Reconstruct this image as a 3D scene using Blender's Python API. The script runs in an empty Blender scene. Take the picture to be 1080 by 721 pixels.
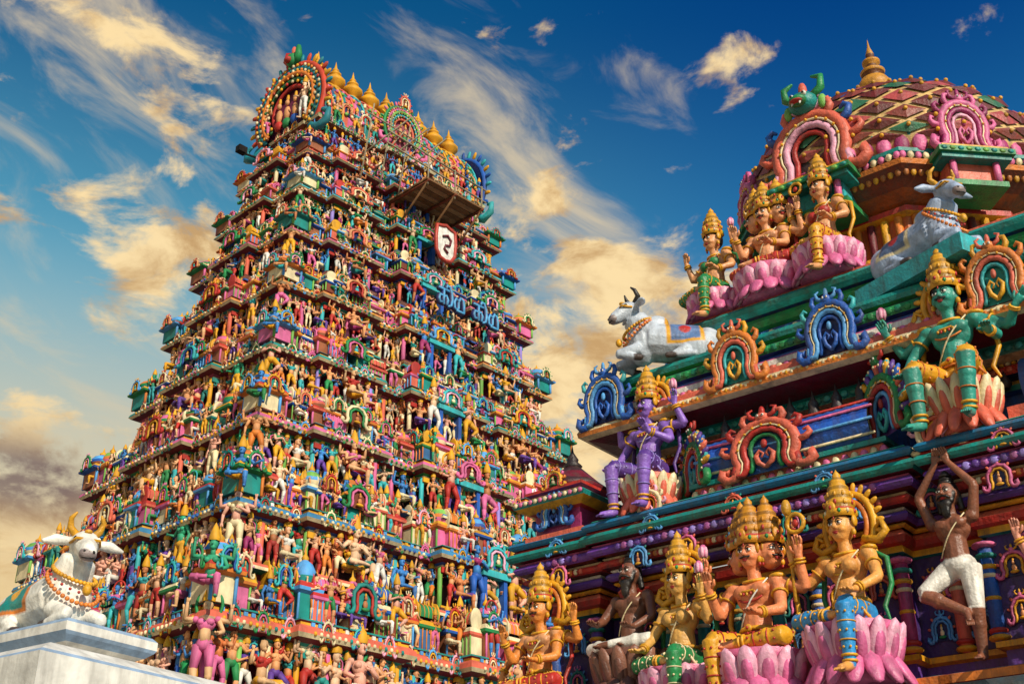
import bpy, math, random, time
import numpy as np
T0=time.time()
random.seed(11); rng=np.random.default_rng(11)
R=random.random
def U(a,b): return a+(b-a)*random.random()
def hx(s):
    s=s.lstrip('#'); c=[int(s[i:i+2],16)/255 for i in (0,2,4)]
    return tuple((x/12.92 if x<=.04045 else ((x+.055)/1.055)**2.4) for x in c)
PINK=hx('d8689a');MAG=hx('a2326a');RED=hx('b83028');CORAL=hx('de6850');ORANGE=hx('de7e30');GOLD=hx('dfa020');CREAM=hx('e8d4a8')
TEAL=hx('1a8880');TURQ=hx('38aeb4');GREEN=hx('24864a');LIME=hx('7ab452');BLUE=hx('2459ae');SKYB=hx('579fdc');NAVY=hx('16245e');PURP=hx('5e3a90')
BROWN=hx('7a3c28');SKIN=hx('dd9a66');SKIN2=hx('c47a4a');WHITE=hx('e6e0d6');BLACK=hx('120e0e');LILAC=hx('9a86d8');ROSE=hx('eeaac4');MAROON=hx('6a1426')
BR=[PINK,RED,CORAL,ORANGE,GOLD,CREAM,TEAL,TURQ,GREEN,BLUE,SKYB,GOLD,PINK,ROSE,CREAM,SKIN]
def nrm(v):
    v=np.asarray(v,float); return v/(np.linalg.norm(v)+1e-12)

class MB:
    def __init__(s): s.V=[];s.F={3:[],4:[]};s.C={3:[],4:[]};s.S={3:[],4:[]};s.n=0
    def add(s,V,F,col,smooth=True):
        F=np.asarray(F,int)
        if len(F)==0: return
        k=F.shape[1]; s.F[k].append(F+s.n)
        col=np.asarray(col,float)
        if col.ndim==1: col=np.tile(col,(len(F),1))
        s.C[k].append(col); s.S[k].append(np.full(len(F),smooth))
    def verts(s,V):
        s.V.append(np.asarray(V,float)); s.n+=len(V)
    def put(s,V,quads=None,tris=None,qc=None,tc=None,smooth=True):
        if quads is not None and len(quads): s.add(V,quads,qc,smooth)
        if tris is not None and len(tris): s.add(V,tris,tc if tc is not None else qc,smooth)
        s.verts(V)
    def freeze(s):
        V=np.concatenate(s.V); o={}
        for k in (3,4):
            if s.F[k]: o[k]=(np.concatenate(s.F[k]),np.concatenate(s.C[k]),np.concatenate(s.S[k]))
        return (V,o)
    def inst(s,tm,loc=(0,0,0),yaw=0,sc=1,tint=None):
        V,o=tm; V=V.copy()
        sc=np.array([sc]*3 if np.isscalar(sc) else sc,float); V*=sc
        c,q=math.cos(yaw),math.sin(yaw); x=V[:,0]*c-V[:,1]*q; y=V[:,0]*q+V[:,1]*c
        V[:,0]=x;V[:,1]=y; V+=np.asarray(loc,float)
        for k in o:
            F,C,S=o[k]; s.F[k].append(F+s.n); s.C[k].append(C if tint is None else C*np.asarray(tint)); s.S[k].append(S)
        s.verts(V)
    def obj(s,name,mat,parent=None,loc=(0,0,0),yaw=0,scale=1):
        V,o=s.freeze()
        me=bpy.data.meshes.new(name)
        loops=[];cols=[];sm=[];starts=[];p=0
        for k in (3,4):
            if k in o:
                F,C,S=o[k]; loops.append(F.ravel()); cols.append(np.repeat(C,k,axis=0)); sm.append(S)
                starts.append(p+np.arange(len(F))*k); p+=len(F)*k
        loops=np.concatenate(loops);cols=np.concatenate(cols);sm=np.concatenate(sm);starts=np.concatenate(starts)
        me.vertices.add(len(V)); me.vertices.foreach_set('co',V.astype(np.float32).ravel())
        me.loops.add(len(loops)); me.loops.foreach_set('vertex_index',loops.astype(np.int32))
        me.polygons.add(len(starts)); me.polygons.foreach_set('loop_start',starts.astype(np.int32))
        me.update(calc_edges=True)
        me.polygons.foreach_set('use_smooth',sm.astype(bool))
        a=me.color_attributes.new('Col','FLOAT_COLOR','CORNER')
        a.data.foreach_set('color',np.concatenate([cols,np.ones((len(cols),1))],1).astype(np.float32).ravel())
        me.materials.append(mat); me.update()
        ob=bpy.data.objects.new(name,me); bpy.context.scene.collection.objects.link(ob)
        ob.location=loc; ob.rotation_euler=(0,0,yaw); ob.scale=(scale,)*3
        if parent: ob.parent=parent
        return ob
def empty(name,loc=(0,0,0),yaw=0):
    e=bpy.data.objects.new(name,None); bpy.context.scene.collection.objects.link(e); e.location=loc; e.rotation_euler=(0,0,yaw); return e

def tube(mb,P,Rr,seg=8,col=WHITE,closed=False):
    P=np.asarray(P,float); n=len(P); Rr=np.broadcast_to(np.asarray(Rr,float),(n,))
    T=np.zeros_like(P)
    if closed: T=np.roll(P,-1,0)-np.roll(P,1,0)
    else: T[1:-1]=P[2:]-P[:-2]; T[0]=P[1]-P[0]; T[-1]=P[-1]-P[-2]
    T/=np.linalg.norm(T,axis=1)[:,None]+1e-12
    u=np.cross(T[0],[0,0,1.]); 
    if np.linalg.norm(u)<.2: u=np.cross(T[0],[0,1.,0])
    u=nrm(u); a=np.arange(seg)/seg*2*math.pi; V=[]
    for i in range(n):
        u=nrm(u-T[i]*np.dot(u,T[i])); w=np.cross(T[i],u)
        V.append(P[i]+Rr[i]*(np.cos(a)[:,None]*u+np.sin(a)[:,None]*w))
    V=np.concatenate(V); m=n if closed else n-1
    i=np.arange(m)[:,None]*seg; j=np.arange(seg)[None,:]; j2=(j+1)%seg; i2=(i+seg)%(n*seg)
    Q=np.stack([i+j,i+j2,i2+j2,i2+j],-1).reshape(-1,4)
    if closed: mb.put(V,quads=Q,qc=col); return
    V=np.concatenate([V,[P[0]-T[0]*Rr[0]*.6,P[-1]+T[-1]*Rr[-1]*.6]]); a0=n*seg; j=np.arange(seg)
    T1=np.stack([np.full(seg,a0),(j+1)%seg,j],1); T2=np.stack([np.full(seg,a0+1),(n-1)*seg+j,(n-1)*seg+(j+1)%seg],1)
    mb.put(V,quads=Q,tris=np.concatenate([T1,T2]),qc=col,tc=col)
def lathe(mb,prof,seg=16,c=(0,0,0),col=WHITE,cols=None,smooth=True,rot=0,sx=1,sy=1):
    prof=np.asarray(prof,float); n=len(prof); a=np.arange(seg)/seg*2*math.pi+rot
    V=np.stack([prof[:,0,None]*np.cos(a)*sx,prof[:,0,None]*np.sin(a)*sy,np.repeat(prof[:,1,None],seg,1)],-1).reshape(-1,3)+np.asarray(c,float)
    i=np.arange(n-1)[:,None]*seg; j=np.arange(seg)[None,:]; j2=(j+1)%seg
    Q=np.stack([i+j,i+j2,i+seg+j2,i+seg+j],-1).reshape(-1,4)
    cc=np.repeat(np.asarray(cols,float),seg,0) if cols is not None else col
    mb.put(V,quads=Q,qc=cc,smooth=smooth)
def ell(mb,c,r,col,seg=10,rings=6,M=None):
    r=np.broadcast_to(np.asarray(r,float),(3,)); ph=np.linspace(0,math.pi,rings+1)[1:-1]; a=np.arange(seg)/seg*2*math.pi
    V=np.stack([np.sin(ph)[:,None]*np.cos(a),np.sin(ph)[:,None]*np.sin(a),np.repeat(np.cos(ph)[:,None],seg,1)],-1).reshape(-1,3)
    V=np.concatenate([V,[[0,0,1],[0,0,-1]]])*r
    if M is not None: V=V@np.asarray(M).T
    V+=np.asarray(c,float); n=rings-1
    i=np.arange(n-1)[:,None]*seg; j=np.arange(seg)[None,:]; j2=(j+1)%seg
    Q=np.stack([i+j,i+seg+j,i+seg+j2,i+j2],-1).reshape(-1,4); j=np.arange(seg)
    T1=np.stack([np.full(seg,n*seg),j,(j+1)%seg],1); T2=np.stack([np.full(seg,n*seg+1),(n-1)*seg+(j+1)%seg,(n-1)*seg+j],1)
    mb.put(V,quads=Q,tris=np.concatenate([T1,T2]),qc=col,tc=col)
def box(mb,a,b,col):
    x0,y0,z0=a;x1,y1,z1=b
    V=[(x,y,z) for z in (z0,z1) for y in (y0,y1) for x in (x0,x1)]
    Q=[(0,2,3,1),(4,5,7,6),(0,1,5,4),(2,6,7,3),(0,4,6,2),(1,3,7,5)]
    mb.put(V,quads=Q,qc=col,smooth=False)
def Rx(a): c,s=math.cos(a),math.sin(a); return np.array([[1,0,0],[0,c,-s],[0,s,c]])
def Ry(a): c,s=math.cos(a),math.sin(a); return np.array([[c,0,s],[0,1,0],[-s,0,c]])
def Rz(a): c,s=math.cos(a),math.sin(a); return np.array([[c,-s,0],[s,c,0],[0,0,1]])
def sweep(mb,path,prof,cols,z0=0,zs=1,os=1,smooth=False):
    P=np.asarray(path,float); d=np.roll(P,-1,0)-P; d/=np.linalg.norm(d,axis=1)[:,None]
    n=np.stack([d[:,1],-d[:,0]],1); n0=np.roll(n,1,0)
    m=(n+n0)/(1+np.sum(n*n0,1))[:,None]; k=len(P)
    V=[]
    for o,z in prof: V.append(np.concatenate([P+m*o*os,np.full((k,1),z0+z*zs)],1))
    V=np.concatenate(V); i=np.arange(len(prof)-1)[:,None]*k; j=np.arange(k)[None,:]; j2=(j+1)%k
    Q=np.stack([i+j,i+j2,i+k+j2,i+k+j],-1).reshape(-1,4)
    mb.put(V,quads=Q,qc=np.repeat(np.asarray(cols,float),k,0),smooth=smooth)
def walk(path,sp,faces=((0,-1),(-1,0)),minl=.25,off=0):
    P=[np.array(p,float) for p in path]; out=[]
    for a,b in zip(P,P[1:]+P[:1]):
        L=np.linalg.norm(b-a)
        if L<minl: continue
        d=(b-a)/L; n=np.array([d[1],-d[0]])
        if faces and not any(abs(n[0]-f[0])+abs(n[1]-f[1])<.1 for f in faces): continue
        k=max(1,int(round(L/sp)))
        for i in range(k):
            out.append((a+d*(i+.5)/k*L+n*off,n,math.atan2(n[0],-n[1]),L/k))
    return out
def bays(L,D,fx,fy,p):
    path=[]
    def side(a,b,half,fr):
        a=np.array(a,float);b=np.array(b,float); d=(b-a)/np.linalg.norm(b-a); n=np.array([d[1],-d[0]]); mid=(a+b)/2
        path.append(tuple(a))
        for f0,f1,q in fr:
            for u,v in ((f0,0),(f0,q),(f1,q),(f1,0)):
                path.append(tuple(mid+d*u*half+n*v*p))
    side((-L,-D),(L,-D),L,fx); side((L,-D),(L,D),D,fy); side((L,D),(-L,D),L,fx); side((-L,D),(-L,-D),D,fy)
    return path

# ---------------- materials
def painted(name,rough=.5,bump=.25,scale=9,dirt=.35,spec=.4):
    m=bpy.data.materials.new(name); m.use_nodes=True; nt=m.node_tree; N=nt.nodes; L=nt.links
    b=N['Principled BSDF']; at=N.new('ShaderNodeAttribute'); at.attribute_name='Col'
    tc=N.new('ShaderNodeTexCoord')
    n1=N.new('ShaderNodeTexNoise'); n1.inputs['Scale'].default_value=scale; n1.inputs['Detail'].default_value=3; L.new(tc.outputs['Object'],n1.inputs['Vector'])
    mp=N.new('ShaderNodeMapping'); mp.inputs['Scale'].default_value=(3,3,.5); L.new(tc.outputs['Object'],mp.inputs['Vector'])
    n2=N.new('ShaderNodeTexNoise'); n2.inputs['Scale'].default_value=scale*.4; n2.inputs['Detail'].default_value=6; n2.inputs['Roughness'].default_value=.7; L.new(mp.outputs[0],n2.inputs['Vector'])
    r1=N.new('ShaderNodeMapRange'); r1.inputs[1].default_value=.3;r1.inputs[2].default_value=.7;r1.inputs[3].default_value=.7;r1.inputs[4].default_value=1.12; L.new(n1.outputs[0],r1.inputs[0])
    mu=N.new('ShaderNodeVectorMath'); mu.operation='SCALE'; L.new(at.outputs['Color'],mu.inputs[0]); L.new(r1.outputs[0],mu.inputs['Scale'])
    r2=N.new('ShaderNodeMapRange'); r2.inputs[1].default_value=.46;r2.inputs[2].default_value=.7;r2.inputs[3].default_value=0;r2.inputs[4].default_value=dirt; L.new(n2.outputs[0],r2.inputs[0])
    mx=N.new('ShaderNodeMix'); mx.data_type='RGBA'; L.new(r2.outputs[0],mx.inputs[0]); L.new(mu.outputs[0],mx.inputs[6]); mx.inputs[7].default_value=(.07,.05,.04,1)
    L.new(mx.outputs[2],b.inputs['Base Color'])
    r3=N.new('ShaderNodeMapRange'); r3.inputs[3].default_value=rough-.12;r3.inputs[4].default_value=rough+.2; L.new(n2.outputs[0],r3.inputs[0]); L.new(r3.outputs[0],b.inputs['Roughness'])
    b.inputs['Specular IOR Level'].default_value=spec
    n3=N.new('ShaderNodeTexNoise'); n3.inputs['Scale'].default_value=scale*4; n3.inputs['Detail'].default_value=3; L.new(tc.outputs['Object'],n3.inputs['Vector'])
    bp=N.new('ShaderNodeBump'); bp.inputs['Strength'].default_value=bump; bp.inputs['Distance'].default_value=.02; L.new(n3.outputs[0],bp.inputs['Height']); L.new(bp.outputs[0],b.inputs['Normal'])
    return m
M_FAR=painted('painted_stucco_tower',.55,.3,2.2,.45,.3)
M_NEAR=painted('painted_stucco',.46,.5,7,.65,.42)
M_STAT=painted('painted_statue',.4,.38,10,.45,.45)
M_PLAIN=painted('limewash_plaster',.7,.3,4,.4,.2)

# ---------------- figures
def hand(parts,ex,w,d,side,skin):
    w=np.asarray(w,float); d=nrm(d); sp=np.cross(d,[0,-1,0]); 
    if np.linalg.norm(sp)<.35: sp=np.array([1.,0,0])
    sp=nrm(sp); pn=nrm(np.cross(d,sp)); 
    if pn[1]>0: pn=-pn
    for q in (-1,1): parts.append(('c',w+sp*q*.008,w+d*.075+sp*q*.022,.021,.02,skin))
    if ex is None: return
    for i,(f,l) in enumerate(zip((-1.5,-.5,.5,1.5),(.85,1.,.95,.75))):
        b=w+d*.08+sp*f*.018; p1=b+d*.04*l+sp*f*.003; p2=p1+d*.03*l+pn*.016; tube(ex,[b,p1,p2],[.0125,.0115,.008],6,skin)
    sg=1 if np.dot(sp,[side,0,0])<0 else -1
    b=w+d*.025+sp*sg*.025; tube(ex,[b,b+d*.02+sp*sg*.03,b+d*.05+sp*sg*.04+pn*.01],[.015,.013,.009],6,skin)
def ring(mb,c,r,t,col,M=None,seg=14,ry=None):
    a=np.arange(seg)/seg*2*math.pi; P=np.stack([r*np.cos(a),(ry or r)*np.sin(a),0*a],1)
    if M is not None: P=P@M.T
    tube(mb,P+np.asarray(c,float),t,5,col,closed=True)
KIR=[(.108,0),(.128,.02),(.125,.05),(.106,.07),(.112,.1),(.118,.12),(.098,.145),(.1,.17),(.104,.19),(.08,.22),(.082,.245),(.06,.27),(.06,.3),(.03,.33),(.034,.35),(.008,.385),(.001,.4)]
def head(parts,ex,H,yaw,o,lod):
    M=Rz(yaw); H=np.asarray(H,float); q=lambda *p: H+M@np.array(p,float)
    sk=o['skin']
    def pe(c,r,col): 
        parts.append(('e',q(*c),r,col))
    pe((0,0,0),(.09,.1,.122),sk); pe((0,-.03,-.065),(.062,.065,.055),sk)
    pe((0,.035,.025),(.102,.098,.115),o.get('hair',BLACK))
    parts.append(('c',q(0,-.092,.02),q(0,-.118,-.022),.012,.019,sk))
    if lod: 
        if o.get('beard'): pe((0,-.06,-.12),(.06,.05,.08),o['beard'])
    else:
        for s in (-1,1):
            pe((s*.09,.0,-.005),(.018,.028,.042),sk); pe((s*.045,-.07,-.035),(.03,.028,.03),sk)
        for s in (-1,1):
            ell(ex,q(s*.037,-.091,.014),(.0225,.012,.0125),hx('f4f0e8'),8,6,M); ell(ex,q(s*.036,-.1,.014),(.0095,.006,.0105),BLACK,8,5,M)
            tube(ex,[q(s*.015,-.1,.035),q(s*.037,-.1,.045),q(s*.063,-.083,.032)],[.0055,.006,.0035],5,BLACK)
            tube(ex,[q(s*.015,-.1,.02),q(s*.037,-.1025,.028),q(s*.06,-.087,.016)],[.0035,.004,.0035],4,BLACK)
            if not o.get('beard'): ell(ex,q(s*.1,-.005,-.055),(.02,.02,.028),GOLD,8,6); ell(ex,q(s*.1,-.005,-.09),(.012,.012,.016),RED,6,5)
        ell(ex,q(0,-.098,-.052),(.026,.012,.0065),RED,8,5,M); ell(ex,q(0,-.095,-.062),(.02,.012,.007),hx('b52a30'),8,5,M)
        tube(ex,[q(0,-.1,.045),q(0,-.094,.075)],[.006,.004],5,RED)
        if o.get('mous'): 
            for s in (-1,1): tube(ex,[q(0,-.112,-.038),q(s*.03,-.104,-.042),q(s*.055,-.085,-.03)],[.006,.008,.003],5,BLACK)
        if o.get('beard'):
            bc=o['beard']; pe((0,-.065,-.11),(.062,.045,.06),bc); pe((0,-.075,-.17),(.045,.035,.07),bc)
            for s in (-1,1):
                tube(ex,[q(0,-.115,-.036),q(s*.035,-.108,-.045),q(s*.065,-.085,-.06)],[.008,.012,.005],6,bc); parts.append(('c',q(s*.075,-.03,.0),q(s*.055,-.06,-.09),.022,.028,bc))
    cr=o.get('crown','kirita'); cc=o.get('crowncol',GOLD)
    if cr=='kirita':
        b=q(0,.012,.07)
        if lod: lathe(ex,[(.11,-.01),(.12,.05),(.09,.16),(.05,.27),(.001,.36)],6,b,cc)
        else:
            c2=tuple(np.array(cc)*.5); lathe(ex,KIR,18,b,cols=[cc,cc,RED,c2,cc,cc,c2,cc,cc,c2,cc,cc,c2,cc,cc,cc])
            for k in range(12):
                a=k/12*2*math.pi
                ell(ex,b+np.array([math.cos(a)*.122,math.sin(a)*.122,.035]),(.015,.015,.02),[RED,GREEN,CREAM][k%3],6,5)
            for k in range(10):
                a=k/10*2*math.pi; ell(ex,b+np.array([math.cos(a)*.112,math.sin(a)*.112,.11]),(.013,.013,.022),[RED,cc][k%2],6,5); ell(ex,b+np.array([math.cos(a)*.1,math.sin(a)*.1,.18]),(.012,.012,.022),cc,6,5)
            ell(ex,q(0,-.115,.13),(.04,.014,.05),cc,8,6,M); ell(ex,q(0,-.128,.13),(.014,.008,.018),RED,6,5)
            for s in (-1,1): ell(ex,q(s*.115,0,.03),(.016,.035,.045),cc,8,6,M)
    elif cr=='bun':
        pe((0,.03,.13),(.07,.07,.055),o.get('hair',BLACK)); pe((0,.03,.19),(.045,.045,.05),o.get('hair',BLACK))
        if not lod:
            for k in range(3): ring(ex,q(0,.03,.1+k*.04),.072-k*.01,.012,o.get('hair',BLACK))
            for s in (-1,1): parts.append(('c',q(s*.085,.03,.02),q(s*.1,.05,-.15),.03,.03,o.get('hair',BLACK)))
def figure(o,lod=False):
    parts=[];ex=MB(); pz=o.get('pz',.11); sk=o['skin']; cl=o['cloth']; tr=o.get('trim',GOLD); x0,y0=o.get('off',(0,0))
    B=lambda x,y,z: np.array([x+x0,y+y0,z+pz-.11],float)
    c=lambda a,b,r0,r1,col: parts.append(('c',np.asarray(a,float),np.asarray(b,float),r0,r1,col))
    e=lambda p,r,col: parts.append(('e',np.asarray(p,float),r,col))
    e(B(0,0,.11),(.165,.135,.12),cl); torso=o.get('top',sk)
    c(B(0,-.01,.17),B(0,-.012,.36),.112,.102,sk); e(B(0,0,.455),(.165,.105,.135),torso)
    if o.get('female'):
        for s in (-1,1): e(B(s*.075,-.085,.45),(.068,.065,.062),o.get('bust',torso))
    else:
        for s in (-1,1): e(B(s*.075,-.065,.485),(.08,.05,.06),torso)
    for s in (-1,1): e(B(s*.185,0,.535),(.066,.062,.062),torso)
    c(B(0,.01,.56),B(0,-.01,.68),.056,.05,sk)
    for (yw,dx) in o.get('heads',[(0,0)]):
        head(parts,ex,B(dx,-.015+abs(yw)*.06,.775),yw+o.get('hyaw',0),o,lod)
    for (s,el,wr,hd,*rest) in o['arms']:
        sh=B(s*.195,.01,.535); el=B(*el);wr=B(*wr)
        c(sh,el,.054,.042,sk); c(el,wr,.043,.028,sk); hand(parts,None if lod else ex,wr,hd,s,sk)
        if not lod:
            for (pa,pb,t,r_) in ((sh,el,.45,.056),(el,wr,.88,.035),(el,wr,.78,.037)):
                if o.get('bare'): continue
                p=pa+(pb-pa)*t; d=nrm(pb-pa); u=nrm(np.cross(d,[.3,.5,.8])); v=np.cross(d,u); a=np.arange(12)/12*2*math.pi
                tube(ex,p+r_*(np.cos(a)[:,None]*u+np.sin(a)[:,None]*v),.01,5,tr,closed=True)
        if rest:
            kind=rest[0]; g=wr+nrm(hd)*.07
            if kind=='bud':
                tube(ex,[g+[0,0,-.06],g+[0,0,.1]],.012,6,GREEN); ell(ex,g+[0,0,.14],(.035,.035,.055),PINK,8,6)
                for q in range(5): ell(ex,g+np.array([math.cos(q*1.257)*.025,math.sin(q*1.257)*.025,.13]),(.018,.018,.045),ROSE,6,5)
            if kind=='disc':
                tube(ex,[g,g+[0,0,.1]],.012,6,GOLD); ring(ex,g+np.array([0,0,.17]),.07,.018,GOLD,Rx(math.pi/2)); ell(ex,g+np.array([0,0,.17]),(.03,.02,.03),RED)
            if kind=='staff': tube(ex,[g+[0,0,-.4],g+[0,0,.3]],.014,6,GOLD); ell(ex,g+[0,0,.34],(.04,.04,.07),GOLD)
    lc=o.get('legcol',cl)
    for (s,kn,an,toe) in o['legs']:
        hp=B(s*.095,0,.09); kn=np.array(kn,float)+[x0,y0,0];an=np.array(an,float)+[x0,y0,0];toe=np.array(toe,float)+[x0,y0,0]
        lowc=lc if not o.get('short') else sk
        c(hp,kn,.105,.07,lc); c(kn,an,.07,.042,lowc)
        mid=kn+(an-kn)*.35; e(mid,(.066,.066,.075),lowc)
        c(an,an+(an-kn)*.04,.04,.038,sk); c(an,toe,.038,.028,sk)
        if not lod:
            d=nrm(an-kn);u=nrm(np.cross(d,[.3,.5,.8]));v=np.cross(d,u);a=np.arange(12)/12*2*math.pi
            if not o.get('bare'):
                for tt,rr in ((.93,.047),(.84,.05)): tube(ex,kn+(an-kn)*tt+rr*(np.cos(a)[:,None]*u+np.sin(a)[:,None]*v),.011,5,tr,closed=True)
                for (A,Bp,ra,rb) in ((hp,kn,.105,.074),(kn,an,.071,.05)):
                    d=nrm(Bp-A);u=nrm(np.cross(d,[.3,.5,.8]));v=np.cross(d,u)
                    for tt in ((.5,.85) if A is hp else (.3,.6)):
                        tube(ex,A+(Bp-A)*tt+(ra+(rb-ra)*tt)*(np.cos(a)[:,None]*u+np.sin(a)[:,None]*v),.006,4,o.get('stripe',tr),closed=True)
                    for tt in (.35,.68,.95) if A is hp else (.15,.45,.72):
                        for q in range(7):
                            an_=q/7*6.283+tt*9; pp=A+(Bp-A)*tt+(ra+(rb-ra)*tt)*(math.cos(an_)*u+math.sin(an_)*v); 
                            if not(o.get('short') and A is not hp): ell(ex,pp,.010,o.get('stripe',tr),5,4)
            tn=nrm(toe-an); sd=nrm(np.cross(tn,[0,0,1]))
            for k in range(5): 
                b=toe+sd*(k-2)*.013; tube(ex,[b-tn*.02,b+tn*.02,b+tn*.035-[0,0,.005]],[.012,.011,.008],5,sk)
    if o.get('drape'): 
        for k in range(9):
            f=(k-4)/4; zb=o['drape']
            tube(ex,[B(f*.03,-.13,.14),B(f*.06,-.2 if pz<.3 else -.13,.02),B(f*.1,-.26 if pz<.3 else -.13,zb)],[.012,.016,.018],5,[tr,o.get('stripe',cl),cl][k%3])
    if not lod:
        if not o.get('bare'):
            ring(ex,B(0,-.01,.575),.085,.012,tr,Rx(.25),16,.075); ring(ex,B(0,-.025,.53),.12,.011,tr,Rx(.55),18,.1); ring(ex,B(0,-.03,.49),.125,.009,o.get('stripe',RED),Rx(.85),18,.125)
            for k in range(13):
                a=math.pi*(k/12)+math.pi; ell(ex,B(.12*math.cos(a),-.045+.085*math.sin(a)*.9,.53+.075*math.sin(a)),(.011,.01,.014),[tr,RED][k%2],6,5)
            ring(ex,B(0,-.005,.2),.13,.018,tr,None,18,.12); ring(ex,B(0,-.005,.165),.145,.012,o.get('stripe',RED),None,18,.13); ell(ex,B(0,-.14,.2),(.03,.02,.03),tr,8,6); ell(ex,B(0,-.157,.2),(.013,.01,.013),RED,6,5)
            for s in (-1,1):
                ell(ex,B(s*.2,0,.575),(.068,.062,.026),tr,8,6); tube(ex,[B(s*.13,-.1,.18),B(s*.2,-.2,.1),B(s*.26,-.16,-.0)],[.012,.016,.01],5,o.get('stripe',RED))
            for s in (-1,1): tube(ex,[B(s*.17,.08,.58),B(s*.28,.09,.5),B(s*.3,.08,.3),B(s*.24,.05,.14),B(s*.3,.0,.02)],[.016,.022,.02,.018,.01],6,o.get('scarf',cl))
        a=np.linspace(0,1,8); tube(ex,[B(.15-.27*t,-.06-.07*math.sin(t*math.pi),.56-.36*t) for t in a],.007,5,o.get('sash',CREAM))
    if o.get('halo'):
        hc,h2=o['halo']; P=[B(math.cos(t)*.22,.09,.8+math.sin(t)*.26) for t in np.linspace(-.9,math.pi+.9,22)]
        tube(ex,P,.03,6,hc)
        if not lod:
            tube(ex,[B(math.cos(t)*.165,.08,.8+math.sin(t)*.2) for t in np.linspace(-.9,math.pi+.9,22)],.025,6,h2)
            for t in np.linspace(-.8,math.pi+.8,19): ell(ex,B(math.cos(t)*.265,.09,.8+math.sin(t)*.305),(.024,.02,.045),hc,6,6,Ry(math.pi/2-t))
            for s in (-1,1):
                tube(ex,[B(s*.12,.07,.68),B(s*.25,.07,.64),B(s*.32,.07,.7),B(s*.29,.07,.78),B(s*.24,.07,.74)],[.03,.035,.03,.022,.014],6,hc)
    return parts,ex
def mesh_parts(mb,parts,seg,rings):
    for p in parts:
        if p[0]=='c':
            A,Bp=p[1],p[2]; tube(mb,[A,A+(Bp-A)*.5,Bp],[p[3],(p[3]+p[4])/2*1.0,p[4]],seg,p[5])
        else: ell(mb,p[1],p[2],p[3],seg,rings)
def lowfig(o):
    parts,ex=figure(o,True)
    for p in parts:
        if p[0]=='c': tube(ex,[p[1],p[2]],[p[3],p[4]],5,p[5])
        else: ell(ex,p[1],p[2],p[3],6,4)
    return ex.freeze()
def sculpt(parts,ex,vox=.0115,paint=None,smooth=4):
    """fuse the body parts into one continuous surface, then colour it"""
    t=MB(); mesh_parts(t,parts,12,8)
    ob=t.obj('tmp_body',M_STAT); md=ob.modifiers.new('r','REMESH'); md.mode='VOXEL'; md.voxel_size=vox
    sm=ob.modifiers.new('s','SMOOTH'); sm.iterations=smooth; sm.factor=.5
    dg=bpy.context.evaluated_depsgraph_get(); me=bpy.data.meshes.new_from_object(ob.evaluated_get(dg))
    V=np.empty(len(me.vertices)*3,np.float32); me.vertices.foreach_get('co',V); V=V.reshape(-1,3).astype(float)
    tot=np.empty(len(me.polygons),np.int32); me.polygons.foreach_get('loop_total',tot)
    li=np.empty(len(me.loops),np.int32); me.loops.foreach_get('vertex_index',li)
    st=np.concatenate([[0],np.cumsum(tot)[:-1]]); q=st[tot==4]; F=li[q[:,None]+np.arange(4)]
    tr=st[tot==3]; F3=li[tr[:,None]+np.arange(3)]
    best=np.full(len(V),1e9); col=np.zeros((len(V),3))
    for p in parts:
        if p[0]=='c':
            A,Bp=p[1],p[2]; d=Bp-A; tt=np.clip(((V-A)@d)/(d@d+1e-9),0,1); dist=np.linalg.norm(V-A-tt[:,None]*d,axis=1)-(p[3]+(p[4]-p[3])*tt); cc=p[5]
        else:
            r=np.broadcast_to(np.asarray(p[2],float),(3,)); k=np.linalg.norm((V-p[1])/r,axis=1); dist=(k-1)*r.min(); cc=p[3]
        m=dist<best; best[m]=dist[m]; col[m]=cc
    if paint: col=paint(V,col)
    ex.add(None,F,col[F].mean(1)); 
    if len(F3): ex.add(None,F3,col[F3].mean(1))
    ex.verts(V)
    bpy.data.objects.remove(ob); bpy.data.meshes.remove(me)
    return ex
def lotus(mb,c,r,h,c1=PINK,c2=ROSE,n=15):
    c=np.asarray(c,float)
    lathe(mb,[(.001,0),(r*.8,0),(r*.7,h*.4),(r*.75,h*.8),(r*.95,h),(r*.5,h*1.02),(.001,h*1.02)],20,c,c1)
    for row,(rr,zz,tilt,sz) in enumerate(((.8,.62,.35,1),(.82,.3,2.6,.85))):
        for k in range(n):
            a=(k+.5*row)/n*2*math.pi; M=Rz(a)@Ry(tilt)
            p=c+np.array([math.cos(a)*r*rr,math.sin(a)*r*rr,h*zz])
            ell(mb,p,(.045*sz,r*.2,h*.46),c2 if row==0 else c1,8,6,M); ell(mb,p+M@np.array([.025,0,-.02 if row==0 else .02]),(.03,r*.13,h*.3),c1 if row==0 else ROSE,6,6,M)
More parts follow.
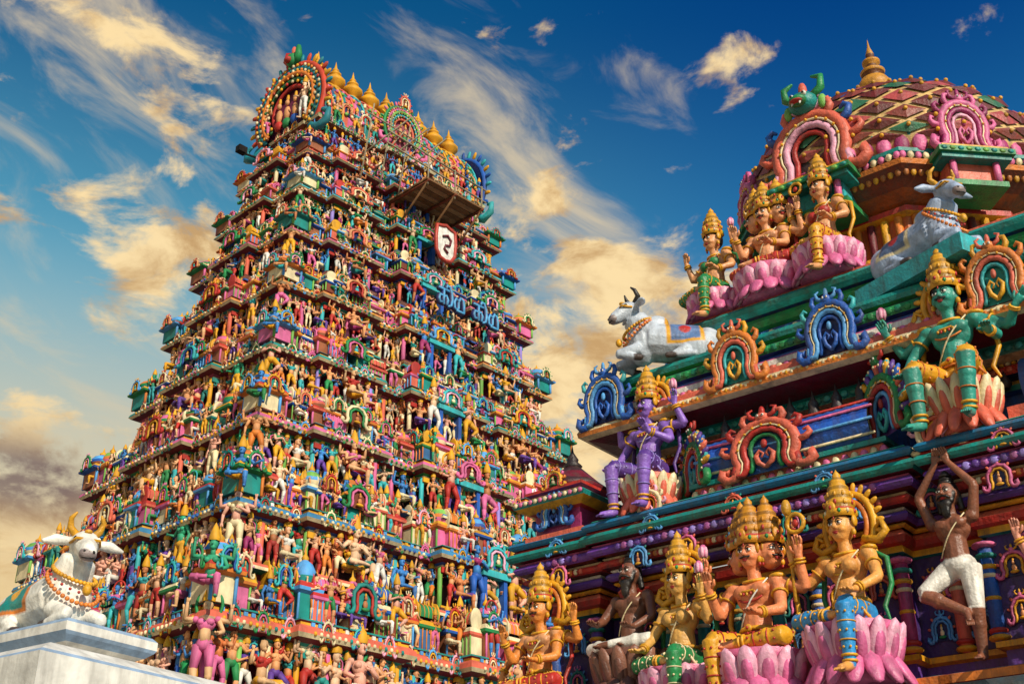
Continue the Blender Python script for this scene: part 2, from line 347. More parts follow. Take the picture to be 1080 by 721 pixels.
# ---------------- ornaments
def omega(r,curl=True,n=13,cx=.92,low=-.75):
    arc=[(math.cos(t)*r*cx,.12+math.sin(t)*r*.95) for t in np.linspace(-.25,math.pi+.25,n)]
    rl=[(r*.8,-.28*r-.05),(r*.84,low*.75),(r*.98,low)]
    if curl: rl+=[(r*1.2,low*1.02),(r*1.36,low*.8),(r*1.3,low*.52),(r*1.14,low*.55),(r*1.16,low*.74)]
    return rl[::-1]+arc+[(-x,z) for x,z in rl]
def kudu(c,detail=2,plate=MAROON,feather=False,inner='fig'):
    """horseshoe (nasi) ornament: nested omega arches, scroll flames, mask on top"""
    mb=MB(); sg=7 if detail>1 else 4
    V=[(0,.06,-.1)]; arc=[(math.cos(t)*.8,math.sin(t)*.85+.12) for t in np.linspace(-.5,math.pi+.5,12)]+[(-.78,-.7),(.78,-.7)]
    V+=[(x,.06,z) for x,z in arc]; k=len(arc); mb.put(np.array(V),tris=[(0,1+(i+1)%k,1+i) for i in range(k)],tc=plate,smooth=False)
    P=omega(1.0,True,11 if detail>1 else 7); 
    tp=np.full(len(P),.15 if detail>1 else .17); tp[0]=tp[-1]=.05; tp[1]=tp[-2]=.09
    tube(mb,[(x,-.04,z) for x,z in P],tp,sg,c[0])
    P=omega(.7,detail>1,9 if detail>1 else 6,low=-.7); tube(mb,[(x,-.08,z) for x,z in P],.1 if detail>1 else .12,sg,c[1])
    if detail>1:
        P=omega(.84,False,15); tube(mb,[(x,-.13,z) for x,z in P],.035,5,CREAM)
        P=omega(.48,False,9,low=-.66); tube(mb,[(x,-.06,z) for x,z in P],.07,6,c[2])
        for s in (-1,1):
            for j,t in enumerate((.0,.5,1.0)):
                bx,bz=math.cos(t)*.95,.12+math.sin(t)*1.0; d=np.array([math.cos(t+.35),math.sin(t+.35)]); pr=np.array([-d[1],d[0]])
                Q=[np.array([bx,bz]),np.array([bx,bz])+d*.25-pr*.05,np.array([bx,bz])+d*.42+pr*.04,np.array([bx,bz])+d*.42+pr*.2,np.array([bx,bz])+d*.28+pr*.22]
                tube(mb,[(s*q[0],-.03,q[1]) for q in Q],[.1,.11,.09,.07,.04],6,c[3+j%2] if len(c)>4 else c[3])
        for t in np.linspace(.1,math.pi-.1,9): ell(mb,(math.cos(t)*.84*.92,-.17,.12+math.sin(t)*.8),(.045,.04,.045),GOLD,6,4)
    else:
        for t in (.1,.8,math.pi-.8,math.pi-.1): ell(mb,(math.cos(t)*1.15,-.02,.12+math.sin(t)*1.15),(.13,.08,.2),c[3],5,4,Ry(math.pi/2-t))
    if feather:
        nf=17
        for k,t_ in enumerate(np.linspace(-.3,math.pi+.3,nf)):
            tube(mb,[(math.cos(t_)*1.0,0,.1+math.sin(t_)*1.0),(math.cos(t_)*1.3,-.08,.1+math.sin(t_)*1.3),(math.cos(t_+.1)*1.5,.02,.1+math.sin(t_+.1)*1.48)],[.11,.13,.06],6,feather[k%len(feather)])
            ell(mb,(math.cos(t_)*1.3,-.19,.1+math.sin(t_)*1.3),(.05,.04,.05),CREAM,6,4)
    top=1.22 if not feather else 1.62
    ell(mb,(0,-.06,top),(.22,.16,.18),c[0],8 if detail>1 else 5,6 if detail>1 else 4); ell(mb,(0,-.04,top+.22),(.1,.08,.22),c[1],6,5)
    for s in (-1,1):
        tube(mb,[(s*.15,-.05,top),(s*.36,-.05,top+.1),(s*.42,-.05,top+.3),(s*.28,-.05,top+.36)],[.08,.08,.06,.03],5,c[1])
        if detail>1: ell(mb,(s*.08,-.2,top+.04),(.05,.04,.05),WHITE,6,4); ell(mb,(s*.08,-.235,top+.04),(.022,.02,.022),BLACK,6,4)
    if inner=='fig':
        sk=random.choice([SKIN,SKIN2,CREAM,TURQ]); ell(mb,(0,-.12,-.15),(.2,.12,.26),sk,6,5); ell(mb,(0,-.16,.22),(.12,.11,.14),sk,6,5); ell(mb,(0,-.13,.4),(.09,.08,.15),GOLD,5,4); ell(mb,(0,-.15,-.45),(.36,.16,.13),random.choice([RED,GREEN,GOLD]),6,4)
    elif inner=='scroll':
        for s in (-1,1): tube(mb,[(0,-.08,-.6),(s*.2,-.1,-.4),(s*.26,-.1,-.15),(s*.14,-.1,.02),(s*.04,-.1,-.1),(s*.1,-.1,-.22)],[.07,.085,.08,.06,.045,.03],6,c[3])
        ell(mb,(0,-.1,.25),(.1,.08,.16),c[1],8,6)
    return mb.freeze()
def gable(c,plate):
    """big round-headed end arch of a barrel roof"""
    mb=MB(); V=[(0,.1,-.1)]; th=np.linspace(-.75,math.pi+.75,26); V+=[(math.cos(t)*.98,.1,math.sin(t)) for t in th]; k=len(th)
    mb.put(np.array(V),tris=[(0,1+(i+1)%k,1+i) for i in range(k)],tc=plate,smooth=False)
    for i,(r,t,y) in enumerate(((1.,.075,0),(.88,.06,-.06),(.76,.055,-.1),(.64,.05,-.06),(.5,.05,-.02))): tube(mb,[(math.cos(a)*r,y,math.sin(a)*r) for a in th],t,6,c[i%len(c)])
    for r,nn,sz in ((.94,34,.04),(.82,28,.04),(.7,22,.035),(.57,16,.04)):
        for q,a in enumerate(np.linspace(-.7,math.pi+.7,nn)): ell(mb,(math.cos(a)*r,-.12,math.sin(a)*r),(sz,sz,sz),[GOLD,CREAM,c[(q+1)%len(c)]][q%3],5,4)
    for q,a in enumerate(np.linspace(-.6,math.pi+.6,23)): 
        ell(mb,(math.cos(a)*1.13,0,math.sin(a)*1.13),(.055,.05,.12),[c[0],c[1],GOLD][q%3],6,4,Ry(math.pi/2-a))
    for s in (-1,1): tube(mb,[(s*.7,-.03,-.72),(s*.95,-.05,-.85),(s*1.2,-.05,-.75),(s*1.22,-.05,-.55),(s*1.08,-.05,-.52)],[.1,.11,.1,.07,.04],6,c[1])
    for s in (-1,0,1):
        x=s*.24; ell(mb,(x,-.1,-.15),(.09,.08,.16),SKIN,6,5); ell(mb,(x,-.13,.08),(.06,.06,.07),SKIN,6,5); ell(mb,(x,-.12,.19),(.045,.045,.09),GOLD,5,4); ell(mb,(x,-.1,-.38),(.12,.09,.12),[RED,GREEN,BLUE][s+1],6,4)
    return mb.freeze()
def kalasam(seg=12,col=GOLD):
    mb=MB(); lathe(mb,[(.28,0),(.3,.05),(.16,.12),(.2,.2),(.4,.36),(.42,.48),(.3,.62),(.14,.7),(.22,.76),(.24,.82),(.12,.9),(.1,.96),(.14,1.0),(.06,1.12),(.02,1.35),(.001,1.45)],seg,(0,0,0),col); return mb.freeze()
def kuta(c1,c2,c3,c4,w=1.0,h=1.6,seg=8):
    mb=MB(); a=w/2
    box(mb,(-a*.8,-a*.8,0),(a*.8,a*.8,h*.4),c1)
    for s in (-1,1): 
        for t in (-1,1): tube(mb,[(s*a*.72,t*a*.85,0),(s*a*.72,t*a*.85,h*.4)],a*.1,5,c4)
    sq=[(-a*.8,-a*.8),(a*.8,-a*.8),(a*.8,a*.8),(-a*.8,a*.8)]
    sweep(mb,sq,[(0,.38),(.3,.42),(.34,.47),(.22,.53),(.05,.56),(-.2,.57)],[c2,c2,c3,c3,c2],0,h,a)
    lathe(mb,[(a*.75,h*.56),(a*.95,h*.66),(a*.9,h*.74),(a*.6,h*.86),(a*.25,h*.92)],seg,(0,0,0),cols=[c1,c2,c4,c2])
    lathe(mb,[(a*.22,h*.9),(a*.3,h*.96),(a*.1,h*1.02),(.001,h*1.15)],6,(0,0,0),GOLD); return mb.freeze()
def shala(c1,c2,c3,c4,w=2.0,h=1.6,d=.8):
    mb=MB(); a=d/2; b=w/2
    box(mb,(-b,-a,0),(b,a,h*.4),c1)
    n=max(2,int(w/.35))
    for i in range(n+1): tube(mb,[(-b+w*i/n,-a*1.05,0),(-b+w*i/n,-a*1.05,h*.4)],a*.12,5,c4)
    sq=[(-b,-a),(b,-a),(b,a),(-b,a)]
    sweep(mb,sq,[(0,.38),(.3,.42),(.34,.47),(.22,.53),(.05,.56),(-.2,.57)],[c2,c2,c3,c3,c2],0,h,a)
    th=np.linspace(-.35,math.pi+.35,10); r=h*.2
    P=np.array([(x,math.cos(t)*r*1.2,h*.7+math.sin(t)*r) for x in (-b,b) for t in th]); k=len(th)
    Q=[(i,i+1,k+i+1,k+i) for i in range(k-1)]; mb.put(P,quads=Q,qc=c2)
    for i in range(n): 
        x=-b+w*(i+.5)/n; tube(mb,[(x,math.cos(t)*r*1.22,h*.7+math.sin(t)*r*1.03) for t in th],.03,4,[c3,c4][i%2])
        lathe(mb,[(.05,0),(.09,.08),(.02,.16),(.001,.26)],5,(x,0,h*.9),GOLD)
    for s in (-1,1): ell(mb,(s*b,0,h*.72),(.05,r*1.45,r*1.3),c3,8,6)
    return mb.freeze()

# ---------------- low figures for the tower
def randcloth(): return random.choice([RED,RED,GREEN,GOLD,BLUE,ORANGE,PINK,PURP,TURQ,WHITE,GOLD,MAG,CREAM,TEAL,WHITE,CREAM,PINK])
def randskin(): return random.choice([SKIN,SKIN,SKIN,SKIN2,hx('e8b088'),hx('ecc09a'),hx('e2a878'),hx('2f9d74'),hx('3c7fc4'),hx('c9703c'),hx('e8a890'),hx('e0b080')])
def ap(s,k):
    return {0:((s*.3,-.02,.33),(s*.24,-.2,.25),(0,-1,.2)),1:((s*.33,-.05,.4),(s*.36,-.12,.62),(0,0,1)),2:((s*.3,.02,.3),(s*.3,-.05,.08),(0,0,-1)),
            3:((s*.36,0,.55),(s*.34,-.05,.82),(-s*.2,0,1)),4:((s*.28,-.1,.33),(s*.08,-.18,.42),(-s,0,.4)),5:((s*.34,0,.4),(s*.5,-.1,.45),(s,0,.3))}[k]
def rfig(stand=True):
    sk=randskin(); cl=randcloth(); o=dict(skin=sk,cloth=cl,trim=random.choice([GOLD,GOLD,CREAM,RED]),top=random.choice([sk,sk,sk,randcloth()]),female=R()<.4,crown=random.choice(['kirita','kirita','kirita','bun']))
    o['arms']=[(s,)+ap(s,random.randint(0,5)) for s in (-1,1)]
    if R()<.35: o['arms']+=[(s,(s*.38,.05,.5),(s*.4,.02,.72),(0,0,1)) for s in (-1,1)]
    if R()<.3: o['halo']=(random.choice([GOLD,RED,GREEN,TURQ]),RED)
    if stand:
        o['pz']=.86; k=U(-.05,.1); 
        o['legs']=[(-1,(-.13,-.04,.47),(-.12-k*.5,0,.06),(-.16-k*.5,-.14,.03)),(1,(.15+k,-.08,.48),(.13+k*.4,.0,.06),(.19+k*.4,-.13,.03))]
        if R()<.25: o['legs'][1]=(1,(.3,-.12,.6),(.1,-.1,.4),(.05,-.2,.36))
    else:
        o['pz']=.45
        o['legs']=[(-1,(-.3,-.25,.42),(.02,-.33,.4),(.12,-.36,.38)),(1,(.2,-.36,.42),(.2,-.34,.04),(.22,-.48,.02))]
    if R()<.5: o['short']=True
    return lowfig(o)
STAND=[rfig(True) for _ in range(60)]; SIT=[rfig(False) for _ in range(28)]
KL=[kudu([random.choice(BR) for _ in range(5)],1,random.choice([MAROON,NAVY,TEAL,BROWN,BROWN])) for _ in range(18)]
SC=[BROWN,CORAL,hx('9a5a3a'),TEAL,CREAM,hx('3c6a9a'),PINK]
SD=[TEAL,GREEN,PINK,BLUE,CORAL,GOLD,ORANGE,SKYB]
KUT=[kuta(random.choice(SC),random.choice(SD),random.choice([GOLD,CREAM,RED]),random.choice([PINK,SKYB,ORANGE,LIME])) for _ in range(12)]
SHA=[shala(random.choice(SC),random.choice(SD),random.choice([GOLD,CREAM,RED]),random.choice([PINK,SKYB,ORANGE,LIME])) for _ in range(12)]

def gopuram():
    E=empty('gopuram_tower',(-6.06,45.9,1.6),math.radians(46))
    arch=MB(); fig=MB()
    fl_=lambda z:.047*max(0,18-z)**1.5
    Lf=lambda z: 8.9-.17*(z-10)-(max(0,z-21)*.045)+fl_(z); Df=lambda z: 5.9-.19*(z-10)+fl_(z)
    b=bays(Lf(5.6)-.3,Df(5.6)-.3,[(-.7,-.42,1),(-.2,.2,1.6),(.42,.7,1)],[(-.25,.25,1)],.5)
    sweep(arch,b,[(.5,-1.6),(.5,-.9),(.2,-.7),(0,-.4),(0,3.6),(.4,4.0),(.5,4.4),(.1,4.8),(0,5.6),(-3,5.6)],[hx('8a7c6c')]*9)
    hs=[4.4,3.7,3.4,3.1,2.8,2.6,2.3,2.1]; z=5.6
    frx=[(-.76,-.46,.8),(-.2,.24,1.3),(.46,.76,.8)]; fry=[(-.3,.3,1)]
    for ti,h in enumerate(hs):
        L=Lf(z)-.5; D=Df(z)-.5; path=bays(L,D,frx,fry,.46)
        w1=[MAROON,hx('5a2a24'),hx('4a2420'),hx('5a2240'),MAROON,hx('5a2a24'),hx('233f6a'),MAROON][ti]
        w2=[CORAL,hx('3a80aa'),PINK,TEAL,hx('d08a4a'),hx('c8607c'),TURQ,CORAL][ti]; w3=[TEAL,BLUE,GREEN,hx('b8506c'),TEAL,BLUE,GREEN,TEAL][ti]
        prof=[(.1,0),(.40,0),(.40,.025),(.30,.04),(.34,.055),(.26,.07),(.26,.085),(.32,.1),(.3,.12),(-.3,.125),
              (-.3,.5),(.06,.505),(.06,.525),(.16,.54),(.4,.56),(.48,.585),(.44,.62),(.28,.645),(.28,.66),(.34,.67),(.28,.685),(-.22,.69),
              (-.22,.95),(.1,.96),(.1,.98),(.05,1.0),(-2.0,1.0)]
        cc=[w1,w3,w3,GOLD,w2,NAVY,CREAM,w1,w3,w1,w1,CREAM,w3,MAROON,CREAM,w2,w2,GOLD,w1,TEAL,w1,w1,w3,CREAM,w2,w1]
        sweep(arch,path,prof,cc,z,h)
        for p,n,yw,sp in walk(path,.9):
            q=p-np.array([n[1],-n[0]])*sp*.5
            c=random.choice([TURQ,PINK,GOLD,LIME,CREAM,CORAL,LILAC])
            tube(arch,[(*(q+n*.1),z+.125*h),(*(q+n*.1),z+.5*h)],.085,6,c); box(arch,(q[0]-.14,q[1]-.14,z+.45*h),(q[0]+.14,q[1]+.14,z+.5*h),random.choice([GOLD,RED,TEAL])); box(arch,(q[0]-.13,q[1]-.13,z+.125*h),(q[0]+.13,q[1]+.13,z+.155*h),random.choice([GOLD,CREAM,TEAL]))
        for i,(p,n,yw,sp) in enumerate(walk(path,.43 if h>2.5 else .38)):
            if i%6==3: fig.inst(random.choice(SIT),(*(p+n*.2),z+.125*h),yw+U(-.3,.3),.33*h,tint=[U(.95,1.2)]*3); continue
            s=.25*h*U(.82,1.15); t=random.choice(STAND)
            fig.inst(t,(*(p+n*U(.04,.24)),z+.125*h),yw+U(-.45,.45),s,tint=[U(.85,1.15)]*3)
        for p,n,yw,sp in walk(path,.9):
            arch.inst(random.choice(KL),(*(p+n*.1),z+.45*h),yw,(.2,.16,.05*h))
        for p,n,yw,sp in walk(path,.46):
            if R()<.72: fig.inst(random.choice(STAND if R()<.7 else SIT),(*(p+n*U(.12,.28)),z+.68*h),yw+U(-.5,.5),.195*h*U(.8,1.25),tint=[U(.85,1.15)]*3)
        for p,n,yw,sp in walk(path,1.05,off=.42):
            arch.inst(random.choice(KL),(*p,z+.605*h),yw,(.19,.16,.07*h))
        for p,n,yw,sp in walk(path,.2,off=.38): ell(arch,(*p,z+.03*h),(.06,.06,.035*h*.5),random.choice([CREAM,PINK,GOLD]),5,4)
        for p,n,yw,sp in walk(path,.21,off=.47): ell(arch,(*p,z+.59*h),(.07,.05,.016*h),[CREAM,w3,GOLD][int(R()*3)],5,4)
        for p,n,yw,sp in walk(path,.24,off=.27): box(arch,(p[0]-.06,p[1]-.06,z+.64*h),(p[0]+.06,p[1]+.06,z+.665*h),random.choice([WHITE,GOLD,SKYB]))
        for i,(p,n,yw,sp) in enumerate(walk(path,1.1,off=-.05)):
            if i%2: arch.inst(random.choice(SHA),(*p,z+.685*h),yw,(.42,.6,.225*h*U(.9,1.1)))
            else: arch.inst(random.choice(KUT),(*p,z+.685*h),yw,(.75,.75,.235*h*U(.9,1.15)))
            if R()<.5: arch.inst(random.choice(KL),(*(p+n*.36),z+.93*h),yw,(.24,.25,.075*h))
        for cx,cy in ((-L,-D),(L,-D),(-L,D)):
            arch.inst(random.choice(KUT),(cx,cy,z+.68*h),0,(1.05,1.05,.27*h)); arch.inst(random.choice(KL),(cx,cy-.6,z+.93*h),0,(.27,.25,.08*h)); arch.inst(random.choice(KL),(cx-.6,cy,z+.93*h),-math.pi/2,(.27,.25,.08*h))
        yc=-D-.46*1.3; xc=.02*L; ww=.4 if ti<6 else .3
        box(arch,(xc-ww-.16,yc-.42,z+.14*h),(xc-ww,yc+.29,z+.56*h),BLUE); box(arch,(xc+ww,yc-.42,z+.14*h),(xc+ww+.16,yc+.29,z+.56*h),BLUE)
        box(arch,(xc-ww-.26,yc-.5,z+.5*h),(xc+ww+.26,yc,z+.56*h),TURQ); box(arch,(xc-ww,yc+.1,z+.145*h),(xc+ww,yc+.25,z+.5*h),hx('07070c'))  # lintel; near-black box paints in the dark interior of the window opening
        box(arch,(xc-ww*.12,yc-.0,z+.145*h),(xc+ww*.12,yc+.098,z+.5*h),hx('123a70'))
        arch.inst(random.choice(KL),(xc,yc-.5,z+.66*h),0,(.5,.4,.11*h))
        for s in (-1,1): fig.inst(random.choice(STAND),(xc+s*(ww+.5),yc-.4,z+.14*h),0,.38*h)
        for xb in (-.6*L,.6*L):
            arch.inst(random.choice(KL),(xb,-D-.78,z+.86*h),0,(.46,.4,.11*h)); fig.inst(random.choice(SIT),(xb,-D-.72,z+.125*h),0,.4*h)
        arch.inst(random.choice(KL),(-L-.88,0,z+.88*h),-math.pi/2,(.46,.4,.11*h)); fig.inst(random.choice(SIT),(-L-.7,0,z+.125*h),-math.pi/2,.4*h)
        for yy in (-.62,.62): fig.inst(random.choice(STAND),(-L-.36,yy*D,z+.125*h),-math.pi/2,.33*h)
        fig.inst(random.choice(STAND),(-L-.3,-D-.3,z+.12*h),-.78,.35*h); fig.inst(random.choice(SIT),(-L-.4,-D-.4,z+.66*h),-.78,.32*h)
        z+=h
    # ---- neck and barrel roof
    L,D=Lf(30)-.6,Df(30)-.4; path=bays(L,D,[(-.25,.25,1)],[(-.5,.5,.4)],.3)
    sweep(arch,path,[(.3,0),(.3,.15),(.1,.2),(.0,.25),(0,1.2),(.3,1.35),(.36,1.45),(.25,1.6),(0,1.65),(-2,1.65)],[TEAL,GOLD,PINK,MAROON,BROWN,CREAM,GREEN,CORAL,TEAL],30)
    for p,n,yw,sp in walk(path,.4): fig.inst(random.choice(STAND),(*(p+n*.2),30.15),yw+U(-.3,.3),.72*U(.8,1.1))
    for p,n,yw,sp in walk(path,.6,off=.34): arch.inst(random.choice(KL),(*p,31.5),yw,(.17,.17,.17))
    th=np.linspace(-.25,math.pi+.25,25); ry,rz,zc=1.7,2.15,32.3
    def arc(x,f=1): return [(x,math.cos(t)*ry*f,zc+(math.sin(t)*rz+ (.35*max(0,math.sin(t))**6))*f) for t in th]
    xs=np.linspace(-L-.1,L+.1,61); V=np.array([p for x in xs for p in arc(x)]); k=len(th)
    Q=[];qc=[]
    for i in range(len(xs)-1):
        for j in range(k-1): Q.append((i*k+j,i*k+j+1,(i+1)*k+j+1,(i+1)*k+j)); qc.append([TEAL,CORAL,PINK,hx('2b5f86'),hx('b06a3c')][(i//2+ (j//3))%5])
    arch.put(V,quads=Q,qc=np.array(qc))
    for x in xs[::4]: tube(arch,arc(x,1.02),.05,5,random.choice([CREAM,GOLD,TURQ,CORAL]))
    for j in range(2,k-2,2):
        for x in xs[1::2]: 
            t=th[j]; ell(arch,(x,math.cos(t)*ry*1.03,zc+math.sin(t)*rz*1.03),(.09,.09,.09),random.choice([PINK,GOLD,CREAM,LIME,TURQ]),5,4)
    for zz,rr,cc in ((34.5,.5,PINK),(34.68,.4,GREEN),(34.82,.32,CORAL)): box(arch,(-L,-rr,zz-.12),(L,rr,zz+.02),cc)
    for x in np.linspace(-L+.3,L-.3,9):
        if abs(x+.1)>1.2: arch.inst(random.choice(KL),(x,-ry-.02,32.6),0,(.3,.3,.34))
        fig.inst(random.choice(STAND),(x+.45,-ry-.1,31.6),0,.75)
    GB=gable([hx('c8442c'),hx('1c7f8c'),ORANGE,hx('2a6a3c'),RED],hx('7a2a50')); GD=gable([BLUE,TURQ,SKYB,BLUE,TEAL],NAVY); GC=gable([GREEN,PINK,LIME,TURQ,CORAL],hx('9a4a5a'))
    arch.inst(GB,(-L-.35,0,32.75),-math.pi/2+.12,(2.0,1.6,2.2))
    arch.inst(GD,(L+.4,0,32.7),math.pi/2,(1.9,1.4,2.1)); arch.inst(GD,(L+.0,-.9,32.2),math.pi*.3,(1.2,1.2,1.5))
    arch.inst(GC,(-.2,-ry-.25,33.0),0,(1.1,1.1,1.2)); arch.inst(random.choice(KL),(-.2,-ry-.3,34.5),0,(.3,.3,.35))
    for s in (-1,1): fig.inst(random.choice(STAND),(-L-.6,s*1.3,31.5),-math.pi/2,1.1)
    for s in (-1,1): tube(arch,[(-L-.4,s*.15,35.1),(-L-.5,s*.42,35.4),(-L-.5,s*.38,35.8),(-L-.4,s*.15,35.75)],[.2,.17,.12,.05],6,[GREEN,RED][s>0])
    ell(arch,(-L-.5,0,35.25),(.28,.32,.36),GREEN,8,6); ell(arch,(-L-.75,0,35.15),(.16,.2,.16),RED,8,6); ell(arch,(-L-.45,0,35.75),(.14,.12,.3),CORAL,6,5)
    kal=kalasam(12,hx('d99a1c'))
    for x in np.linspace(-L+.75,L-.3,9): arch.inst(kal,(x,-.1,34.8),0,(1.15,1.15,1.15))
    arch.obj('tiers_and_roof',M_FAR,E); fig.obj('stucco_figures',M_FAR,E)
    sg=MB()
    SI=[[(0,.8),(.75,.8)],[(.36,.8),(.36,.02)],[(.36,.45),(.08,.45),(.03,.25),(.1,.06),(.24,.1)],[(.36,.42),(.56,.5),(.68,.32),(.6,.05)],[(.72,.0),(.92,.1),(1.0,.4),(.96,.75),(.8,1.05),(.6,1.05),(.55,.9)]]
    VA=[[(.36,.5),(.16,.62),(.04,.4),(.06,.12),(.22,.02),(.36,.16),(.36,.5),(.5,.74),(.7,.66),(.76,.4),(.76,.0)],[(.2,.0),(.76,.0)]]
    for x0,zz in ((-.55,23.15),(1.35,23.15)):
        for k,gl in enumerate((SI,VA)):
            for st in gl:
                P=[(x0+(a+k*1.12)*.72,-5.0,zz+b_*.85) for a,b_ in st]; tube(sg,P,.06,6,hx('4f9ed0'))
                tube(sg,[(x,y+.06,z_) for x,y,z_ in P],.11,6,NAVY)
        for xx in (x0+.2,x0+1.2): tube(sg,[(xx,-3.6,zz+.4),(xx,-4.95,zz+.4)],.03,5,BLACK)
    sg.obj('tamil_sign_letters',M_NEAR,E)
    em=MB(); x0=.42;z0=26.5;y0=-4.25
    SHP=[(-.5,.75),(-.2,.82),(0,.9),(.2,.82),(.5,.75),(.55,.2),(.5,-.4),(.3,-.7),(0,-.78),(-.3,-.7),(-.5,-.4),(-.55,.2)]
    tube(em,[(x0+x,y0,z0+z_) for x,z_ in SHP],.085,6,hx('b83a28'),closed=True)
    em.put(np.array([(x0,y0-.02,z0)]+[(x0+x,y0,z0+z_) for x,z_ in SHP]),tris=[(0,1+i,1+(i+1)%12) for i in range(12)],tc=WHITE,smooth=False)
    em.put(np.array([(x0,y0+.06,z0)]+[(x0+x,y0+.04,z0+z_) for x,z_ in SHP]),tris=[(0,1+(i+1)%12,1+i) for i in range(12)],tc=WHITE,smooth=False)
    tube(em,[(x0-.2,y0-.06,z0+.3),(x0+.05,y0-.06,z0+.42),(x0+.24,y0-.06,z0+.25),(x0+.18,y0-.06,z0-.02),(x0-.05,y0-.06,z0-.08),(x0-.12,y0-.06,z0-.25),(x0+.08,y0-.06,z0-.4)],.05,6,MAROON)
    for xx in (-.3,.3): tube(em,[(x0+xx,-2.4,z0),(x0+xx,y0+.05,z0)],.04,5,BLACK)
    em.obj('emblem_plaque',M_NEAR,E)
    sc=MB(); WD=hx('7a5636'); PO=hx('9a8a70')
    for i in range(8): box(sc,(-1.3,-4.9+i*.3,28.6),(1.95,-4.64+i*.3,28.68),[WD,hx('9a7654')][i%2])
    for x in (-1.2,.3,1.85): tube(sc,[(x,-2.4,28.55),(x,-4.95,28.55)],.06,6,BROWN); tube(sc,[(x,-4.85,28.4),(x,-4.85,29.75)],.04,5,PO); tube(sc,[(x,-4.8,28.5),(x,-2.9,27.0)],.05,5,WD)
    for z_ in (29.1,29.7): tube(sc,[(-3.4,-4.85,z_+.2),(2.1,-4.85,z_-.05)],.04,5,PO)
    for x in (-3.2,-2.2,-1.2): tube(sc,[(x,-2.6,29.7),(x+1.0,-4.8,31.2)],.035,5,PO); tube(sc,[(x,-3.0,28.6),(x,-3.6,32.0)],.035,5,PO); tube(sc,[(x-.2,-4.85,28.9),(x+.9,-4.6,30.6)],.03,5,PO)
    tube(sc,[(-3.4,-3.6,31.4),(.6,-3.9,31.0)],.035,5,PO)
    sc.obj('maintenance_scaffold',M_PLAIN,E)
    fl=MB(); tube(fl,[(-L-.2,.9,30.4),(-L-1.3,2.0,31.0)],.05,5,BLACK); box(fl,(-L-1.5,1.8,30.95),(-L-1.1,2.1,31.25),BLACK); fl.obj('floodlight',M_PLAIN,E)
gopuram(); print('tower',time.time()-T0)

# ---------------- bull (nandi)
def nandi(body,cloth,horn,patch=None,headyaw=0.):
    parts=[];ex=MB(); A=np.array
    c=lambda a,b,r0,r1,col=body: parts.append(('c',A(a,float),A(b,float),r0,r1,col)); e=lambda p,r,col=body: parts.append(('e',A(p,float),r,col))
    c((-.32,0,.25),(-.05,0,.27),.2,.205); c((-.05,0,.27),(.2,0,.29),.205,.2); e((-.4,0,.24),(.17,.19,.19)); e((.1,0,.5),(.13,.08,.1)); e((.26,0,.27),(.16,.175,.24))
    c((.2,0,.36),(.33,0,.56),.18,.13); c((.36,0,.5),(.36,0,.2),.06,.05)
    HM=Rz(headyaw); H=A([.36,0,.66]); q=lambda x,y,z: H+HM@A([x,y,z],float)
    e(q(.02,0,0),(.12,.108,.108)); c(q(.05,0,.0),q(.19,0,-.11),.095,.066); e(q(.2,0,-.12),(.058,.07,.055),hx('8a7a78') if patch is None else patch)
    for s in (-1,1):
        c(q(-.02,s*.08,.03),q(-.04,s*.2,.03),.03,.045); c(q(-.04,s*.2,.03),q(-.02,s*.3,.0),.045,.014)
        tube(ex,[q(-.02,s*.055,.07),q(-.04,s*.11,.14),q(0,s*.12,.2),q(.03,s*.09,.24)],[.032,.028,.02,.008],8,horn)
        ell(ex,q(.09,s*.083,.02),(.024,.016,.022),BLACK,8,6); ell(ex,q(.088,s*.08,.02),(.036,.013,.03),WHITE,8,6); ell(ex,q(.243,s*.032,-.11),(.011,.013,.013),BLACK,6,5)
        c((.3,s*.13,.16),(.52,s*.14,.1),.075,.05); c((.52,s*.14,.1),(.36,s*.19,.045),.045,.035); c((.36,s*.19,.045),(.28,s*.19,.04),.035,.035,hx('4a3c38'))
        e((-.3,s*.15,.17),(.18,.085,.16)); c((-.18,s*.2,.12),(-.05,s*.22,.05),.06,.04); c((-.05,s*.22,.05),(-.26,s*.24,.04),.038,.032); c((-.05,s*.23,.04),(.04,s*.23,.035),.034,.03,hx('4a3c38'))
    tube(ex,[q(.225,-.045,-.15),q(.252,0,-.16),q(.225,.045,-.15)],.006,4,BLACK)
    tube(ex,[(-.56,0,.3),(-.62,.06,.2),(-.5,.2,.1),(-.4,.26,.09)],[.025,.02,.016,.03],6,body)
    tube(ex,[q(.03,-.108,-.0),q(.14,-.086,.01),q(.14,.086,.01),q(.03,.108,0)],.012,5,GOLD)
    def paint(V,col):
        col=col.copy(); m=(V[:,0]>-.36)&(V[:,0]<.02)&(V[:,2]>.19); col[m]=cloth[0]
        b=m&((V[:,0]<-.32)|(V[:,0]>-.02)|(V[:,2]<.225)); col[b]=cloth[1]
        d=m&(~b)&((np.hypot((V[:,0]+.17)/1.0,V[:,2]-.36))<.06); col[d]=cloth[2]
        return col
    for k in range(3):
        a=np.arange(34)/34*2*math.pi; r=.175+.022*k; ctr=A([.30,0,.45-.045*k]); Mt=Ry(.55+.12*k)
        P=np.stack([r*np.cos(a),r*.92*np.sin(a),0*a],1)@Mt.T+ctr
        for i,p in enumerate(P): 
            if k!=1: ell(ex,p,.018,[GOLD,ORANGE][k//2],6,5)
            elif i%2: ell(ex,p,.012,RED,6,5)
    ell(ex,(.5,0,.3),(.035,.035,.045),GOLD,8,6); ell(ex,q(.1,0,.08),(.03,.03,.02),GOLD)
    return sculpt(parts,ex,.011,paint,5)

